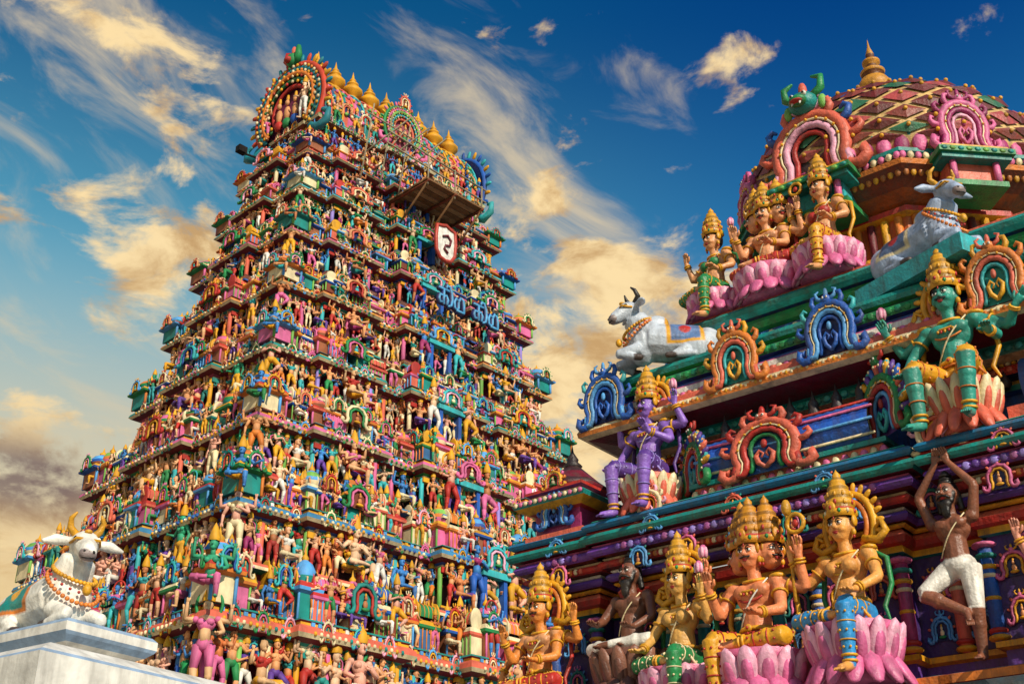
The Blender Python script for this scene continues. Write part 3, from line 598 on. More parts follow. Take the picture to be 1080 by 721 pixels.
# ---------------- shrine
SY=math.radians(-38.66)
SP=(2.2,11.2,1.6)
def petals(a,path,sp,off,z,h,cols,depth=.03):
    for i,(p,n,yw,s) in enumerate(walk(path,sp,off=off)):
        ell(a,(*p,z),(s*.5,depth,h*.5),cols[i%len(cols)],6,5,Rz(yw))
def shrine():
    E=empty('temple_shrine',SP,SY); a=MB()
    rect=[(-1.7,1.5),(2.9,1.5),(2.9,6.1),(-1.7,6.1)]
    low=[(-2.85,.85),(-2.3,.85),(-2.3,1.15),(-1.8,1.15),(-1.8,.8),(1.15,.8),(1.15,1.05),(1.95,1.05),(1.95,.8),(4.4,.8),(4.4,7.2),(-2.85,7.2)]
    ST=hx('4c5558'); ST2=hx('39454a')
    sweep(a,low,[(1.1,-1.6),(1.1,.9),(1.0,1.0)],[hx('8b7f70'),ST])
    sweep(a,low,[(1.0,1.0),(1.0,1.6),(.95,1.62),(.95,1.78),(.98,1.8),(.98,1.9),(.92,1.92),(.92,2.0),(.86,2.06),(.3,2.07)],[ST,ST2,ST,ST2,ST,ST2,ST,ST2,ST])
    sweep(a,low,[(.4,2.07),(.4,2.13),(.46,2.15),(.46,2.22),(.38,2.24),(.3,2.26),(0,2.27)],[CORAL,RED,ORANGE,CORAL,TEAL,PINK])
    sweep(a,low,[(0,2.27),(0,2.45),(.06,2.47),(.06,2.52),(0,2.54),(0,3.45),(.05,3.46),(.05,3.52),(.1,3.54),(.12,3.6),(.08,3.66)],[PURP,GOLD,GOLD,MAROON,hx('3c2468'),TEAL,GOLD,RED,RED,CORAL])
    def roll(z,h,o,c1): return [(o-.03,z),(o-.005,z+h*.2),(o+.012,z+h*.5),(o-.005,z+h*.8),(o-.03,z+h)],[c1]*4
    pr=[];cs=[]
    for z,h,o,c in ((3.66,.05,.14,GOLD),(3.71,.09,.2,PURP),(3.8,.05,.16,WHITE),(3.85,.08,.26,RED),(3.93,.04,.22,CREAM),(3.97,.1,.34,hx('6a3a9a')),(4.07,.035,.3,PINK),(4.105,.1,.4,TEAL),(4.205,.04,.34,RED),(4.245,.09,.38,hx('1b6f9c')),(4.335,.05,.3,TEAL)):
        p,c_=roll(z,h,o,c)
        if pr: cs.append(MAROON)
        pr+=p; cs+=c_
    pr.append((-.6,4.39)); cs.append(TEAL)
    sweep(a,low,pr,cs,smooth=False)
    petals(a,low,.07,.255,3.89,.07,[CREAM,CORAL,ORANGE],.022); petals(a,low,.085,.343,4.02,.085,[LILAC,PURP,hx('b05aa0')],.016); petals(a,low,.075,.175,3.755,.07,[PURP,BLUE,LILAC],.03)
    petals(a,low,.05,.31,4.225,.03,[CREAM,GOLD],.04)
    for p,n,yw,sp in walk(low,.42):
        q=p-np.array([n[1],-n[0]])*sp*.5; c=random.choice([PURP,TEAL,BLUE,CORAL,MAG])
        tube(a,[(*(q+n*.03),2.54),(*(q+n*.03),3.4)],.065,10,c)
        for zz,rr,cc in ((2.56,.1,GOLD),(2.62,.09,RED),(2.9,.075,GOLD),(3.1,.08,CREAM),(3.18,.09,GOLD),(3.28,.1,TEAL),(3.38,.115,PINK)): ell(a,(*(q+n*.03),zz),(rr,rr,.035),cc,10,6)
        a.inst(KNEAR[int(R()*len(KNEAR))],(*(p+n*.02),3.15),yw,.12); a.inst(random.choice(KNEAR),(*(p+n*.02),2.75),yw,(.1,.1,.12))
    for p,n,yw,sp in walk(low,.62,off=.33): a.inst(random.choice(KNEAR),(*p,3.84),yw,(.11,.1,.12))
    for p,n,yw,sp in walk(low,.95,off=.37): a.inst(random.choice(KNEAR),(*p,4.16),yw,(.1,.12,.09))
    up=[(-.55,4.39),(-.2,4.39),(-.2,4.5),(.1,4.52),(.1,4.6),(.0,4.63),(0,5.0),(.08,5.02),(.08,5.08),(.02,5.1),(.02,5.14),(.16,5.16),(.18,5.2),(.16,5.25),(.1,5.26),(.1,5.31),(.26,5.33),(.29,5.38),(.26,5.43),(.3,5.44),(.66,5.5),(.74,5.53),(.75,5.58),(.73,5.62),(.7,5.63),(.69,5.7),(.63,5.76),(.61,5.77),(.6,5.84),(.55,5.88),(.5,5.89),(.5,5.93),(.56,5.95),(.58,6.0),(.56,6.05),(.5,6.06),(.5,6.09),(.55,6.11),(.57,6.16),(.55,6.21),(.46,6.23),(-.05,6.25)]
    uc=[TEAL,NAVY,RED,PINK,CORAL,BLUE,BLUE,TEAL,TEAL,GOLD,NAVY,RED,RED,RED,NAVY,CREAM,TEAL,TEAL,TEAL,MAROON,CREAM,ORANGE,CREAM,CREAM,CORAL,CORAL,PINK,WHITE,PINK,SKYB,BLUE,NAVY,GREEN,GREEN,GREEN,NAVY,GREEN,TEAL,TEAL,TEAL,GREEN][:len(up)-1]
    sweep(a,rect,up,uc)
    petals(a,rect,.085,.66,5.71,.09,[CREAM,PINK,CORAL],.02); petals(a,rect,.06,.73,5.575,.06,[CREAM,ORANGE,GOLD],.026); petals(a,rect,.09,.575,5.82,.07,[SKYB,WHITE,BLUE],.03)
    petals(a,rect,.08,.165,5.205,.07,[RED,CORAL],.025); petals(a,rect,.06,.11,5.29,.04,[CREAM,GOLD],.03); petals(a,rect,.1,.28,5.38,.08,[TEAL,TURQ],.02)
    petals(a,rect,.1,.57,6.0,.085,[GREEN,hx('167a5a')],.014)
    up2=[(-.05,6.25),(-.05,6.36),(.02,6.38),(.02,6.45),(-.06,6.47),(-.06,6.58),(.0,6.6),(.03,6.66),(.0,6.72),(.04,6.74),(.1,6.78),(.12,6.83),(.08,6.88),(.0,6.9),(.0,6.95),(-1.9,6.96)]
    u2=[PINK,CORAL,RED,TEAL,BLUE,GREEN,GREEN,GREEN,NAVY,TURQ,TEAL,TEAL,GREEN,CORAL,hx('8a7f70')]
    sweep(a,rect,up2,u2)
    petals(a,rect,.09,-.045,6.31,.09,[ROSE,CORAL],.03); petals(a,rect,.1,-.05,6.525,.08,[BLUE,SKYB,CREAM],.03)
    for s,k in ((-2.05,0),(-.34,1),(.78,0),(2.48,1)): a.inst(KBIG[k],(s,.76,5.86),0,(.27,.28,.32))
    for s,k in ((2.2,0),(4.0,1),(5.6,0)): a.inst(KBIG[k],(-2.5,s,5.86),-math.pi/2,(.25,.28,.29))
    th=np.linspace(-.7,math.pi*.95,16); r=.3; y0,z0=1.02,4.82; xs=np.linspace(-.85,1.05,39)
    V=[];Q=[];qc=[];k=len(th)
    for i,x in enumerate(xs):
        rr=r*(1+.03*(i%2))
        for t in th: V.append((x,y0-math.cos(t)*rr,z0+math.sin(t)*rr*.95))
    for i in range(len(xs)-1):
        for j in range(k-1): Q.append((i*k+j,(i+1)*k+j,(i+1)*k+j+1,i*k+j+1)); qc.append([BLUE,hx('2a62c8'),hx('1a4aa8')][(j//2)%3])
    a.put(np.array(V),quads=Q,qc=np.array(qc))
    for t,cc in ((-.5,CREAM),(0,SKYB),(.5,PINK),(1.0,RED),(1.6,GOLD)): tube(a,[(-.9,y0-math.cos(t)*.315,z0+math.sin(t)*.3),(1.1,y0-math.cos(t)*.315,z0+math.sin(t)*.3)],.016,6,cc)
    box(a,(-.95,.78,4.39),(1.15,1.4,4.56),CORAL); box(a,(-1.0,.74,4.56),(1.2,1.4,4.61),TEAL)
    for i in range(22): ell(a,(-.95+i*.1,.77,4.48),(.045,.02,.06),[CREAM,PINK][i%2],6,5)
    a.inst(KRED,(-.04,.68,4.74),0,(.38,.34,.3))
    for i in range(7):
        x=-.65+i*.26; lathe(a,[(.05,0),(.075,.06),(.05,.12),(.06,.17),(.02,.25),(.001,.34)],8,(x,y0-.02,5.08),hx('2c2026'))
    for i in range(9):
        x=-.8+i*.22; lathe(a,[(.04,0),(.07,.05),(.03,.12),(.001,.2)],6,(x+2.6,1.3,5.0),hx('2c2026'))
    a.inst(KFE,(-.98,.86,4.8),-.65,(.25,.3,.28)); a.inst(KFE,(1.18,.86,4.9),-.6,(.3,.3,.34))
    a.inst(KFE,(2.95,.86,4.95),-.4,(.28,.3,.33))
    box(a,(2.35,.78,4.39),(4.2,1.4,4.6),CORAL); lathe(a,[(.001,0),(.3,0),(.3,1.3),(.001,1.3)],16,(0,0,0),BLUE); V=a.V[-1]; a.V[-1]=np.stack([2.5+V[:,2],1.1+V[:,0],4.85+V[:,1]],1)
    a.inst(KSM,(-1.35,.5,4.38),0,(.15,.2,.16)); a.inst(KSM,(1.78,.5,4.4),0,(.2,.2,.2)); a.inst(KSM,(2.9,.5,4.2),0,(.16,.2,.18))
    kt=MB(); sq=[(-.34,-.34),(.34,-.34),(.34,.34),(-.34,.34)]
    sweep(kt,sq,[(.1,0),(.1,.06),(.02,.08),(0,.1),(0,.36),(.06,.38),(.2,.44),(.22,.49),(.16,.54),(.04,.57),(.04,.62),(.1,.64),(.1,.68),(-.1,.7)],[CORAL,TEAL,PINK,MAG,RED,GOLD,TEAL,TEAL,RED,CREAM,PURP,RED,TEAL])
    lathe(kt,[(.4,.68),(.46,.74),(.34,.84),(.2,.98),(.1,1.08)],8,(0,0,0),cols=[MAROON,hx('3a1c22'),MAROON,hx('3a1c22')],rot=math.pi/8)
    lathe(kt,[(.1,1.06),(.13,1.1),(.07,1.16),(.08,1.2),(.02,1.3),(.001,1.42)],10,(0,0,0),hx('2a1e22'))
    for q in range(14): ell(kt,(-.5+q*.077,-.56,.49),(.035,.02,.035),[CREAM,PINK][q%2],6,5)
    kt.inst(KBIG[0],(0,-.4,.3),0,(.2,.25,.2)); kt.inst(KBIG[2],(0,-.4,.76),0,(.13,.25,.12))
    kt.inst(KBIG[0],(-.4,0,.4),-math.pi/2,(.22,.25,.22))
    a.inst(kt.freeze(),(-2.6,.86,4.3),0,(.9,.9,.86))
    C=(.6,3.9,0); r8=math.pi/8
    lathe(a,[(2.1,6.96),(2.1,7.06),(1.95,7.1),(1.9,7.2),(2.0,7.24),(2.0,7.32),(1.8,7.36),(1.6,7.4),(1.6,7.95),(1.7,7.98),(1.7,8.05),(1.62,8.08)],8,C,cols=[CORAL,TEAL,GREEN,PINK,GOLD,TEAL,MAROON,hx('b5561e'),GOLD,RED,BROWN],smooth=False,rot=r8)
    lathe(a,[(1.62,8.08),(1.85,8.2),(2.1,8.38),(2.12,8.44),(2.0,8.48),(2.0,8.54),(2.08,8.57),(2.08,8.62),(1.95,8.66),(1.9,8.7)],8,C,cols=[hx('a4501c'),hx('7c3518'),ORANGE,CREAM,BROWN,TURQ,TEAL,PINK,MAG],smooth=False,rot=r8)
    for k in range(8):
        an=k*math.pi/4-math.pi/2; n=np.array([math.cos(an),math.sin(an)]); yw=math.atan2(n[0],-n[1]); t=np.array([-n[1],n[0]])
        for j in range(-3,4):
            p=np.array(C[:2])+n*1.5+t*j*.17; tube(a,[(*p,7.4),(*p,7.95)],.05,8,[ORANGE,MAROON,GOLD][j%3])
        for j in range(-8,9):
            p=np.array(C[:2])+n*1.93+t*j*.095; ell(a,(*p,8.51),(.045,.03,.05),[PINK,CREAM][j%2],6,5,Rz(yw)); p=np.array(C[:2])+n*1.86+t*j*.09; ell(a,(*p,8.33),(.04,.03,.07),[hx('c0702c'),GOLD][j%2],6,5,Rz(yw))
        p=np.array(C[:2])+n*1.93-(t*.22 if k==0 else 0)
        M=MB(); box(M,(-.36,-.2,8.0),(.36,.3,8.07),GREEN); box(M,(-.3,-.12,8.07),(.3,.3,8.33),[TURQ,CORAL][k%2]); box(M,(-.42,-.26,8.33),(.42,.3,8.39),TEAL); box(M,(-.46,-.3,8.39),(.46,.3,8.46),GREEN); box(M,(-.4,-.26,8.46),(.4,.3,8.51),GOLD)
        for s in (-1,1): tube(M,[(s*.26,-.17,8.07),(s*.26,-.17,8.33)],.04,8,PINK)
        for q in range(9): ell(M,(-.4+q*.1,-.3,8.425),(.04,.02,.03),[TEAL,LIME][q%2],6,4)
        a.inst(M.freeze(),(*p,0),yw,(1.15,1.15,1) if k==0 else 1)
        if k%2==0:
            dg=MB(); sk=.5 if k==0 else .42; dg.inst(KDOME[0],(0,0,0),0,sk); f_=sk/.5
            # horned lion mask crowning the arch
            ell(dg,(0,-.1,.7*f_),(.19,.15,.15),TEAL,10,8); ell(dg,(0,-.25,.65*f_),(.12,.1,.07),GREEN,8,6); ell(dg,(0,-.31,.61*f_),(.09,.06,.022),RED,8,5)
            for s in (-1,1):
                tube(dg,[(s*.1,-.05,.78*f_),(s*.24,-.05,.88*f_),(s*.25,-.05,1.04*f_),(s*.13,-.05,1.09*f_)],[.055,.055,.045,.018],7,GREEN); ell(dg,(s*.08,-.225,.75*f_),.036,WHITE,8,6); ell(dg,(s*.08,-.255,.75*f_),.017,BLACK,6,5)
                ell(dg,(s*.23,-.04,.67*f_),(.06,.04,.11),LIME,8,6); tube(dg,[(s*.05,-.3,.6*f_),(s*.055,-.32,.55*f_)],[.02,.006],5,WHITE)
            ell(dg,(0,-.05,.9*f_),(.06,.06,.15),CORAL,8,6)
            a.inst(dg.freeze(),(*(p+n*.08),8.92),yw)
        else: a.inst(KDOME[1],(*(p+n*.08),8.85),yw,(.3,.36,.36))
    PR=np.array([(1.9,8.62),(2.0,8.8),(2.02,9.0),(1.95,9.3),(1.75,9.68),(1.42,10.03),(1.0,10.32),(.6,10.52),(.38,10.62)])
    def dr(t): 
        x=min(1,max(0,t))*(len(PR)-1); i=min(int(x),len(PR)-2); f=x-i; p=PR[i]*(1-f)+PR[i+1]*f; return p[0],p[1]
    lathe(a,[dr(t) for t in np.linspace(0,1,33)],64,C,hx('d8b070'))
    nseg=40; rows=8
    for i in range(nseg):
        for j in range(2,rows*2):
            if (i+j)%2: continue
            t0=j/(rows*2); dt=1/(rows*2)*.78; ac=(i)/nseg*2*math.pi; da=math.pi*2/nseg*.78
            P=[]
            for (u,v) in ((-1,0),(0,-1),(1,0),(0,1)):
                rr,zz=dr(t0+v*dt); aa=ac+u*da; P.append((C[0]+math.cos(aa)*(rr+.025),C[1]+math.sin(aa)*(rr+.025),zz+.015))
            rr,zz=dr(t0); Pc=(C[0]+math.cos(ac)*(rr+.05),C[1]+math.sin(ac)*(rr+.05),zz+.035)
            col=[hx('8a3a2c'),hx('2f6a4a'),hx('b04a48')][(i//2+j)%3] if j%2 else hx('6a2420')
            a.put(P+[Pc],tris=[(0,1,4),(1,2,4),(2,3,4),(3,0,4)],tc=col,smooth=False)
            ell(a,Pc,.03,GOLD,6,4)
    for k in range(60):
        aa=k/60*2*math.pi; rr,zz=dr(0.05); ell(a,(C[0]+math.cos(aa)*(rr+.04),C[1]+math.sin(aa)*(rr+.04),zz+.02),(.045,.09,.14),[PINK,MAG][k%2],8,6,Rz(aa))
        aa+=.05; ell(a,(C[0]+math.cos(aa)*(rr+.03),C[1]+math.sin(aa)*(rr+.03),zz+.17),(.04,.07,.08),[CREAM,TEAL][k%2],8,6,Rz(aa))
    for row,(r_,z_,n_,cc) in enumerate(((.58,10.52,20,PINK),(.46,10.6,16,GREEN),(.36,10.66,14,GOLD))):
        for k in range(n_): aa=k/n_*2*math.pi; ell(a,(C[0]+math.cos(aa)*r_,C[1]+math.sin(aa)*r_,z_),(.045,.09,.15),cc,8,6,Rz(aa)@Ry(1.1))
    lathe(a,[(.6,10.5),(.5,10.6),(.3,10.7),(.24,10.8)],20,C,CREAM)
    kl=MB(); G2=hx('c98a22'); G3=hx('6a3a14'); lathe(kl,[(.34,0),(.36,.05),(.2,.12),(.24,.2),(.38,.3),(.4,.42),(.3,.55),(.15,.62),(.26,.67),(.28,.72),(.14,.8),(.12,.86),(.2,.9),(.2,.94),(.08,1.0),(.1,1.08),(.03,1.25),(.001,1.42)],20,(0,0,0),cols=[G2,G3,G2,G2,G2,G2,G2,G3,G2,G2,G3,G2,G2,G2,G3,G2,G2])
    a.inst(kl.freeze(),(C[0],C[1],10.72),0,(.62,.62,.86))
    a.obj('tiers_cornices_and_dome',M_NEAR,E)
    return E
KNEAR=[kudu([random.choice([PINK,TEAL,GOLD,SKYB,CORAL]) for _ in range(5)],1,NAVY) for _ in range(5)]
KBIG=[kudu([BLUE,SKYB,BLUE,BLUE,TURQ],2,NAVY,inner='scroll'),kudu([ORANGE,CORAL,TURQ,GOLD,ORANGE],2,TEAL,inner='scroll'),kudu([GOLD,RED,GREEN,ORANGE,PINK],2,MAROON)]
KRED=kudu([CORAL,RED,GREEN,CORAL,RED],2,hx('1c4a8c'),inner='scroll')
KSM=kudu([CREAM,CORAL,GOLD,ROSE,CREAM],2,BROWN,inner='scroll')
KFE=kudu([GREEN,RED,SKYB,TURQ,GOLD],2,PURP,feather=[PURP,GOLD,PURP,CORAL,BLUE],inner='scroll')
KDOME=[kudu([CORAL,ROSE,RED,CORAL,BLUE],2,hx('2c1220'),inner='none'),kudu([PINK,MAG,ROSE,PINK,MAG],2,MAG,inner='scroll')]
E=shrine(); print('shrine',time.time()-T0)

# ---------------- statues of the shrine
def world(s,w,z):
    c,q=math.cos(SY),math.sin(SY); return (SP[0]+s*c-w*q,SP[1]+s*q+w*c,SP[2]+z)
def place(name,o,s,w,z,yaw=0,sc=1.,lot=None):
    p,e2=figure(o); sculpt(p,e2,.0105,None,3)
    if lot: lotus(e2,(0,-.03,-lot[1]),lot[0],lot[1],*(lot[2:] if len(lot)>2 else ()))
    e2.obj(name,M_STAT,None,world(s,w,z),SY+yaw,sc)
XL=[(-1,(-.34,-.2,.07),(.0,-.3,.06),(.12,-.34,.04)),(1,(.34,-.2,.07),(.02,-.36,.05),(-.1,-.4,.04))]
HL=[(-1,(-.34,-.22,.08),(.0,-.3,.06),(.12,-.34,.04)),(1,(.18,-.36,.1),(.17,-.36,-.33),(.18,-.5,-.37))]
HR=[(1,(.34,-.22,.08),(-.0,-.3,.06),(-.12,-.34,.04)),(-1,(-.18,-.36,.1),(-.17,-.36,-.33),(-.18,-.5,-.37))]
BL=[(-1,(-.2,-.36,.12),(-.2,-.34,-.33),(-.24,-.48,-.37)),(1,(.22,-.36,.12),(.17,-.34,-.33),(.2,-.48,-.37))]
A2=[(-1,)+ap(-1,1),(1,)+ap(1,0)]
A4=[(-1,(-.27,-.1,.33),(-.25,-.24,.5),(0,-.2,1)),(1,(.27,-.1,.3),(.2,-.3,.25),(0,-1,-.1)),(-1,(-.4,.04,.45),(-.42,-.04,.68),(0,0,1),'bud'),(1,(.4,.04,.45),(.42,-.04,.68),(0,0,1),'disc')]
DG=hx('d08a1c')
place('deity_statue',dict(skin=SKIN,cloth=GREEN,trim=GOLD,stripe=GOLD,top=SKIN,female=True,bust=GREEN,arms=A2,legs=HL,drape=-.05),-.97,1.7,7.24,-.35,1.08,(.36,.26))
place('deity_statue',dict(skin=hx('e8a070'),cloth=RED,trim=GOLD,stripe=ORANGE,mous=True,heads=[(-.9,-.15),(0,0),(.9,.15)],arms=A4,legs=XL,drape=-.02),-.25,1.72,7.3,-.1,1.12,(.42,.32))
place('deity_statue',dict(skin=SKIN,cloth=GOLD,trim=GOLD,stripe=RED,female=True,bust=RED,arms=A2,legs=HL,drape=-.05),.52,1.66,7.32,-.35,1.14,(.38,.32))
place('deity_statue',dict(skin=hx('8a62c0'),cloth=PURP,short=True,trim=GOLD,stripe=LILAC,mous=True,hyaw=-.1,arms=[(-1,(-.32,-.02,.36),(-.3,-.2,.16),(0,-1,-.3)),(1,(.3,-.06,.34),(.2,-.26,.4),(-.2,-.5,.8)),(-1,(-.4,.04,.5),(-.36,-.04,.7),(0,0,1)),(1,(.4,.04,.5),(.36,-.04,.7),(0,0,1),'bud')],legs=BL,halo=(GOLD,ORANGE)),-1.5,.82,4.78,-.15,1.15,(.3,.36,CORAL,CREAM))
place('deity_statue',dict(skin=hx('2f9484'),cloth=GOLD,trim=GOLD,stripe=ORANGE,mous=True,short=True,arms=[(-1,(-.32,-.05,.34),(-.33,-.2,.16),(0,-1,-.4)),(1,(.34,-.02,.34),(.36,-.22,.3),(.2,-1,.1)),(-1,(-.42,.04,.44),(-.5,-.04,.62),(-.3,0,1),'bud'),(1,(.42,.04,.42),(.52,-.04,.52),(.6,0,.5))],legs=BL,halo=(GOLD,ORANGE)),1.99,.76,4.86,-.1,1.27,(.28,.4,CORAL,CREAM))
place('deity_statue',dict(skin=hx('e0893a'),cloth=RED,trim=GOLD,stripe=GOLD,top=SKIN,mous=True,arms=A4[:2]+[(-1,(-.42,.04,.42),(-.46,-.04,.26),(0,-.3,-1)),(1,(.42,.04,.45),(.44,-.04,.62),(0,0,1))],legs=XL,halo=(GOLD,ORANGE)),-2.66,.3,2.55,-.1,1.15,(.45,.3))
place('deity_statue',dict(skin=hx('e0aa58'),cloth=GREEN,trim=GOLD,stripe=CREAM,female=True,bust=hx('e0aa58'),arms=[(-1,(-.28,-.08,.32),(-.26,-.24,.2),(0,-1,-.2)),(1,(.32,-.05,.38),(.34,-.16,.6),(0,0,1),'bud')],legs=HL,halo=(GOLD,GOLD),drape=-.1),-.92,.3,2.55,-.15,1.15,(.4,.3))
place('deity_statue',dict(skin=hx('e88a5a'),cloth=GOLD,trim=GOLD,stripe=RED,mous=True,heads=[(-1.15,-.12),(0,0),(1.15,.12)],crowncol=DG,arms=A4,legs=HR,drape=-.05,sash=WHITE),-.02,.14,2.54,-.1,1.25,(.4,.36))
place('deity_statue',dict(skin=hx('e8a050'),cloth=hx('2c8fd0'),trim=GOLD,stripe=GOLD,scarf=GREEN,female=True,bust=hx('e8a050'),hyaw=.05,arms=[(-1,(-.34,-.05,.38),(-.4,-.14,.6),(0,0,1),'staff'),(1,(.3,-.08,.32),(.24,-.3,.2),(0,-1,-.2))],legs=HL,halo=(GOLD,ORANGE)),.9,.16,2.66,-.2,1.2,(.37,.42))
place('sage_statue',dict(skin=hx('7a4a36'),cloth=WHITE,bare=True,crown='bun',beard=hx('1c1615'),sash=CREAM,arms=[(-1,(-.28,-.1,.35),(-.22,-.26,.28),(.2,-1,0)),(1,(.28,-.06,.32),(.2,-.25,.2),(0,-1,0))],legs=XL),-1.63,.5,2.85,-.1,1.1,(.4,.45,hx('6a4034'),hx('8a5a48')))
place('sage_statue',dict(skin=hx('8a523a'),cloth=WHITE,legcol=WHITE,short=True,bare=True,crown='bun',beard=hx('15100f'),sash=CREAM,pz=.86,
   arms=[(-1,(-.27,-.03,.8),(-.06,-.03,1.08),(.25,0,1)),(1,(.27,-.03,.8),(.06,-.03,1.08),(-.25,0,1))],
   legs=[(1,(.12,-.06,.47),(.08,.0,.06),(.1,-.14,.03)),(-1,(-.28,-.2,.62),(.06,-.14,.42),(.1,-.2,.32))]),1.8,.42,2.28,-.1,.98)
place('deity_statue',dict(skin=hx('e89a80'),cloth=CORAL,trim=GOLD,arms=[(-1,(-.34,-.05,.38),(-.4,-.14,.6),(0,0,1)),(1,(.3,-.08,.32),(.24,-.3,.2),(0,-1,-.2))],legs=XL),2.8,.35,2.62,-.2,1.05,(.42,.4))
print('statues',time.time()-T0)
n1=nandi(hx('bcc4d0'),(hx('5a78a8'),GOLD,RED),hx('2a2624'),headyaw=.35); n1.obj('nandi_bull_statue',M_STAT,None,world(-1.36,1.1,6.24),SY+math.pi+.6,1.14)
n2=nandi(hx('a4b4d0'),(hx('5a6a8a'),CREAM,RED),GOLD,headyaw=-.3); n2.obj('nandi_bull_statue',M_STAT,None,world(1.72,1.15,6.44),SY-.35,1.12)
pb=MB(); box(pb,(-.7,-.3,0),(.7,.3,.2),TURQ); pb.obj('bull_plinth',M_NEAR,None,world(1.72,1.15,6.245),SY-.35)
NY=math.atan2(-.56,.83)
n3=nandi(hx('ece6da'),(hx('1f8a80'),ORANGE,GOLD),GOLD,headyaw=-.35); n3.obj('nandi_bull_statue',M_STAT,None,(-4.66,12.27,4.52),NY-.1,1.34)
pd=MB(); rc=[(-1.5,-.42),(.75,-.42),(.75,.42),(-1.5,.42)]; PW=hx('dcd8d0'); PB=hx('8fa6c0')
sweep(pd,rc,[(.9,-4.52),(.9,-.56),(.84,-.52),(.6,-.4),(.3,-.36),(-.02,-.35),(-.02,-.23),(.04,-.2),(.1,-.15),(.12,-.12),(.12,-.04),(.08,0),(-.4,.005)],[PW,PB,PW,PW,PW,PW,PW,PB,PB,PW,PB,PB])
pd.obj('statue_pedestal',M_PLAIN,None,(-4.5,12.2,4.52),NY)

# ---------------- ground
gm=bpy.data.materials.new('granite_paving'); gm.use_nodes=True; nt=gm.node_tree; b=nt.nodes['Principled BSDF']; br=nt.nodes.new('ShaderNodeTexBrick'); tc=nt.nodes.new('ShaderNodeTexCoord'); nt.links.new(tc.outputs['Object'],br.inputs[0])
br.inputs['Color1'].default_value=(.25,.22,.19,1);br.inputs['Color2'].default_value=(.19,.17,.15,1);br.inputs['Mortar'].default_value=(.08,.07,.06,1);br.inputs['Scale'].default_value=.8;nt.links.new(br.outputs[0],b.inputs['Base Color']);b.inputs['Roughness'].default_value=.85
me=bpy.data.meshes.new('ground'); me.from_pydata([(-3000,-3000,0),(3000,-3000,0),(3000,3000,0),(-3000,3000,0)],[],[(0,1,2,3)]); me.materials.append(gm); g=bpy.data.objects.new('ground',me); bpy.context.scene.collection.objects.link(g)

# ---------------- sky
SUN_EL=math.radians(33); sd=np.array([.5,-.93]); sd/=np.linalg.norm(sd)
SUN_AZ=math.atan2(sd[0],sd[1])
W=bpy.data.worlds.new('World'); bpy.context.scene.world=W; W.use_nodes=True; nt=W.node_tree; N=nt.nodes; L=nt.links; N.clear()
out=N.new('ShaderNodeOutputWorld'); bg=N.new('ShaderNodeBackground'); L.new(bg.outputs[0],out.inputs[0]); bg.inputs[1].default_value=.085
sk=N.new('ShaderNodeTexSky'); sk.sky_type='NISHITA'; sk.sun_disc=False; sk.sun_elevation=SUN_EL; sk.sun_rotation=SUN_AZ
tc=N.new('ShaderNodeTexCoord'); sx=N.new('ShaderNodeSeparateXYZ'); L.new(tc.outputs['Generated'],sx.inputs[0])
def val(x,inp):
    if isinstance(x,(int,float)): inp.default_value=x
    else: L.new(x,inp)
def mth(op,a,b=None,c=None):
    n=N.new('ShaderNodeMath'); n.operation=op; val(a,n.inputs[0])
    if b is not None: val(b,n.inputs[1])
    if c is not None: val(c,n.inputs[2])
    return n.outputs[0]
def sstep(x,a,b,lo=0.,hi=1.):
    n=N.new('ShaderNodeMapRange'); n.interpolation_type='SMOOTHSTEP'; L.new(x,n.inputs[0]); n.inputs[1].default_value=a;n.inputs[2].default_value=b;n.inputs[3].default_value=lo;n.inputs[4].default_value=hi; return n.outputs[0]
az=mth('MULTIPLY',mth('ARCTAN2',sx.outputs[0],sx.outputs[1]),57.2958); el=mth('MULTIPLY',mth('ARCSINE',sx.outputs[2]),57.2958)
def comb(x,y,z=0.):
    n=N.new('ShaderNodeCombineXYZ'); val(x,n.inputs[0]);val(y,n.inputs[1]);val(z,n.inputs[2]); return n.outputs[0]
def noise(v,scale,detail=8,rough=.6,dist=0.):
    n=N.new('ShaderNodeTexNoise'); L.new(v,n.inputs['Vector']); n.inputs['Scale'].default_value=scale;n.inputs['Detail'].default_value=detail;n.inputs['Roughness'].default_value=rough;n.inputs['Distortion'].default_value=dist; return n.outputs[0]
def mask(bl):
    tot=None
    for a0,e0,ra,re,rot,st in bl:
        c,s=math.cos(math.radians(rot)),math.sin(math.radians(rot)); da=mth('SUBTRACT',az,a0); de=mth('SUBTRACT',el,e0)
        u=mth('DIVIDE',mth('ADD',mth('MULTIPLY',da,c),mth('MULTIPLY',de,s)),ra); v=mth('DIVIDE',mth('SUBTRACT',mth('MULTIPLY',de,c),mth('MULTIPLY',da,s)),re)
        g=mth('MULTIPLY',mth('EXPONENT',mth('MULTIPLY',mth('ADD',mth('MULTIPLY',u,u),mth('MULTIPLY',v,v)),-1.)),st)
        tot=g if tot is None else mth('ADD',tot,g)
    return tot
def amp(x,k): return mth('MULTIPLY_ADD',x,k,-.5*k)
pm=mask([(-18.6,29.5,4.2,4.0,-10,.62),(-23,19.5,7,2.4,5,.55),(3.5,24.5,9,6,0,.66),(6,30,5.5,2.2,-24,.42),(12.5,39.2,6,.9,3,.46),(2,34,1.8,1.2,0,.45),(-22,38.6,9,1.8,-14,.55),(-22,13,9,5,0,.5),(-17,41.8,8,1.0,-4,.3),(-27,31,3,2,0,.3),(20,40.5,5,2.5,0,-.4),(-8,40,5,1.5,0,-.25)])
n1=noise(comb(mth('MULTIPLY',az,.1),mth('MULTIPLY',el,.2)),1.9,10,.6,.35)
d1=sstep(mth('ADD',amp(n1,2.2),pm),.24,.62)
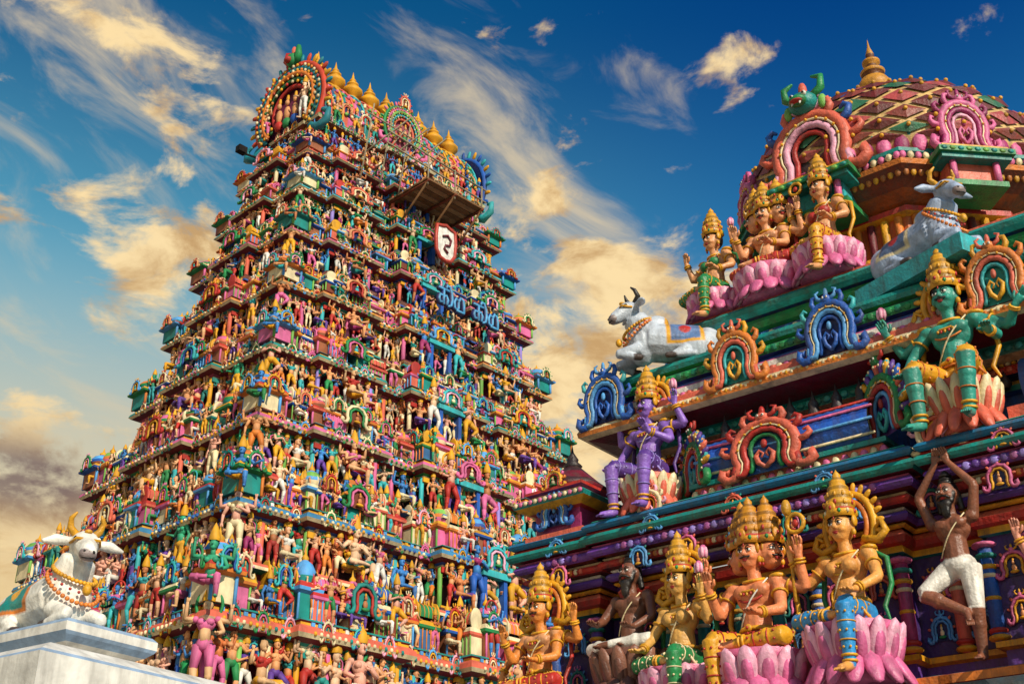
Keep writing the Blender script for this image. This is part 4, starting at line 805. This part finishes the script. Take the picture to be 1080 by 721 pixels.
wm=mask([(-2,37.5,8,3.2,-30,.5),(-20,39,10,3.4,-16,.6),(7.5,39.5,3,1.8,-35,.5),(-9,36,6,2.5,-28,.2),(5,29,8,4.5,-25,.55),(-24,34,7,3,-15,.35),(-22,24,7,4,0,.4)])
c,s=math.cos(math.radians(-24)),math.sin(math.radians(-24))
wu=mth('ADD',mth('MULTIPLY',az,c*.08),mth('MULTIPLY',el,s*.08)); wv=mth('SUBTRACT',mth('MULTIPLY',el,c*.22),mth('MULTIPLY',az,s*.22))
n2=noise(comb(wu,wv,3.),1.5,10,.6,.6); d2=sstep(mth('ADD',amp(n2,2.),wm),.2,.95,0,.85)
def mixc(f,a,b):
    n=N.new('ShaderNodeMix'); n.data_type='RGBA'; val(f,n.inputs[0])
    for x,i in ((a,6),(b,7)):
        if isinstance(x,tuple): n.inputs[i].default_value=(*x,1)
        else: L.new(x,n.inputs[i])
    return n.outputs[2]
def mulc(a,b):
    n=N.new('ShaderNodeMix'); n.data_type='RGBA'; n.blend_type='MULTIPLY'; n.inputs[0].default_value=1; L.new(a,n.inputs[6])
    if isinstance(b,tuple): n.inputs[7].default_value=(*b,1)
    else: L.new(b,n.inputs[7])
    return n.outputs[2]
base=mulc(sk.outputs[0],mixc(sstep(el,26.,43.),(.6,1.8,1.8),(.03,.62,1.15)))
side=sstep(az,-10.,20.); base=mulc(base,mixc(side,(1.6,1.2,1.0),(.35,.7,.95)))
haze=mth('MULTIPLY',sstep(el,32.,14.),sstep(az,16.,-4.,.5,.95)); base=mixc(haze,base,(10.0,7.0,3.3))
shade=sstep(noise(comb(mth('MULTIPLY',az,.11),mth('MULTIPLY',mth('ADD',el,1.0),.22)),1.9,9,.62,.35),.4,.66)
warm=mixc(shade,(12.0,9.0,4.7),(7.0,4.2,1.7)); dk=mask([(-23,19.3,7,1.9,0,1.),(-25,25,4,1.5,0,.7)]); warm=mixc(mth('MINIMUM',dk,.88),warm,(1.8,1.3,1.5))
colr=mixc(d2,base,(8.4,6.9,4.6)); colr=mixc(mth('MULTIPLY',d1,.95),colr,warm); L.new(colr,bg.inputs[0])
# ---------------- sun, camera
sl=bpy.data.lights.new('sun','SUN'); sl.energy=5.0; sl.angle=math.radians(.5); sl.color=(1,.87,.68); so=bpy.data.objects.new('sun',sl); bpy.context.scene.collection.objects.link(so)
from mathutils import Vector
dv=Vector((sd[0]*math.cos(SUN_EL),sd[1]*math.cos(SUN_EL),math.sin(SUN_EL))); so.rotation_euler=dv.to_track_quat('Z','Y').to_euler()
cd=bpy.data.cameras.new('camera'); cd.lens=43.47; cd.sensor_width=36; cd.clip_end=8000; co=bpy.data.objects.new('camera',cd); bpy.context.scene.collection.objects.link(co)
co.location=(0,0,1.6); co.rotation_euler=(math.radians(117),0,0); bpy.context.scene.camera=co
bpy.context.scene.view_settings.view_transform='Standard'; bpy.context.scene.view_settings.look='None'; bpy.context.scene.view_settings.exposure=0
print('done',time.time()-T0)
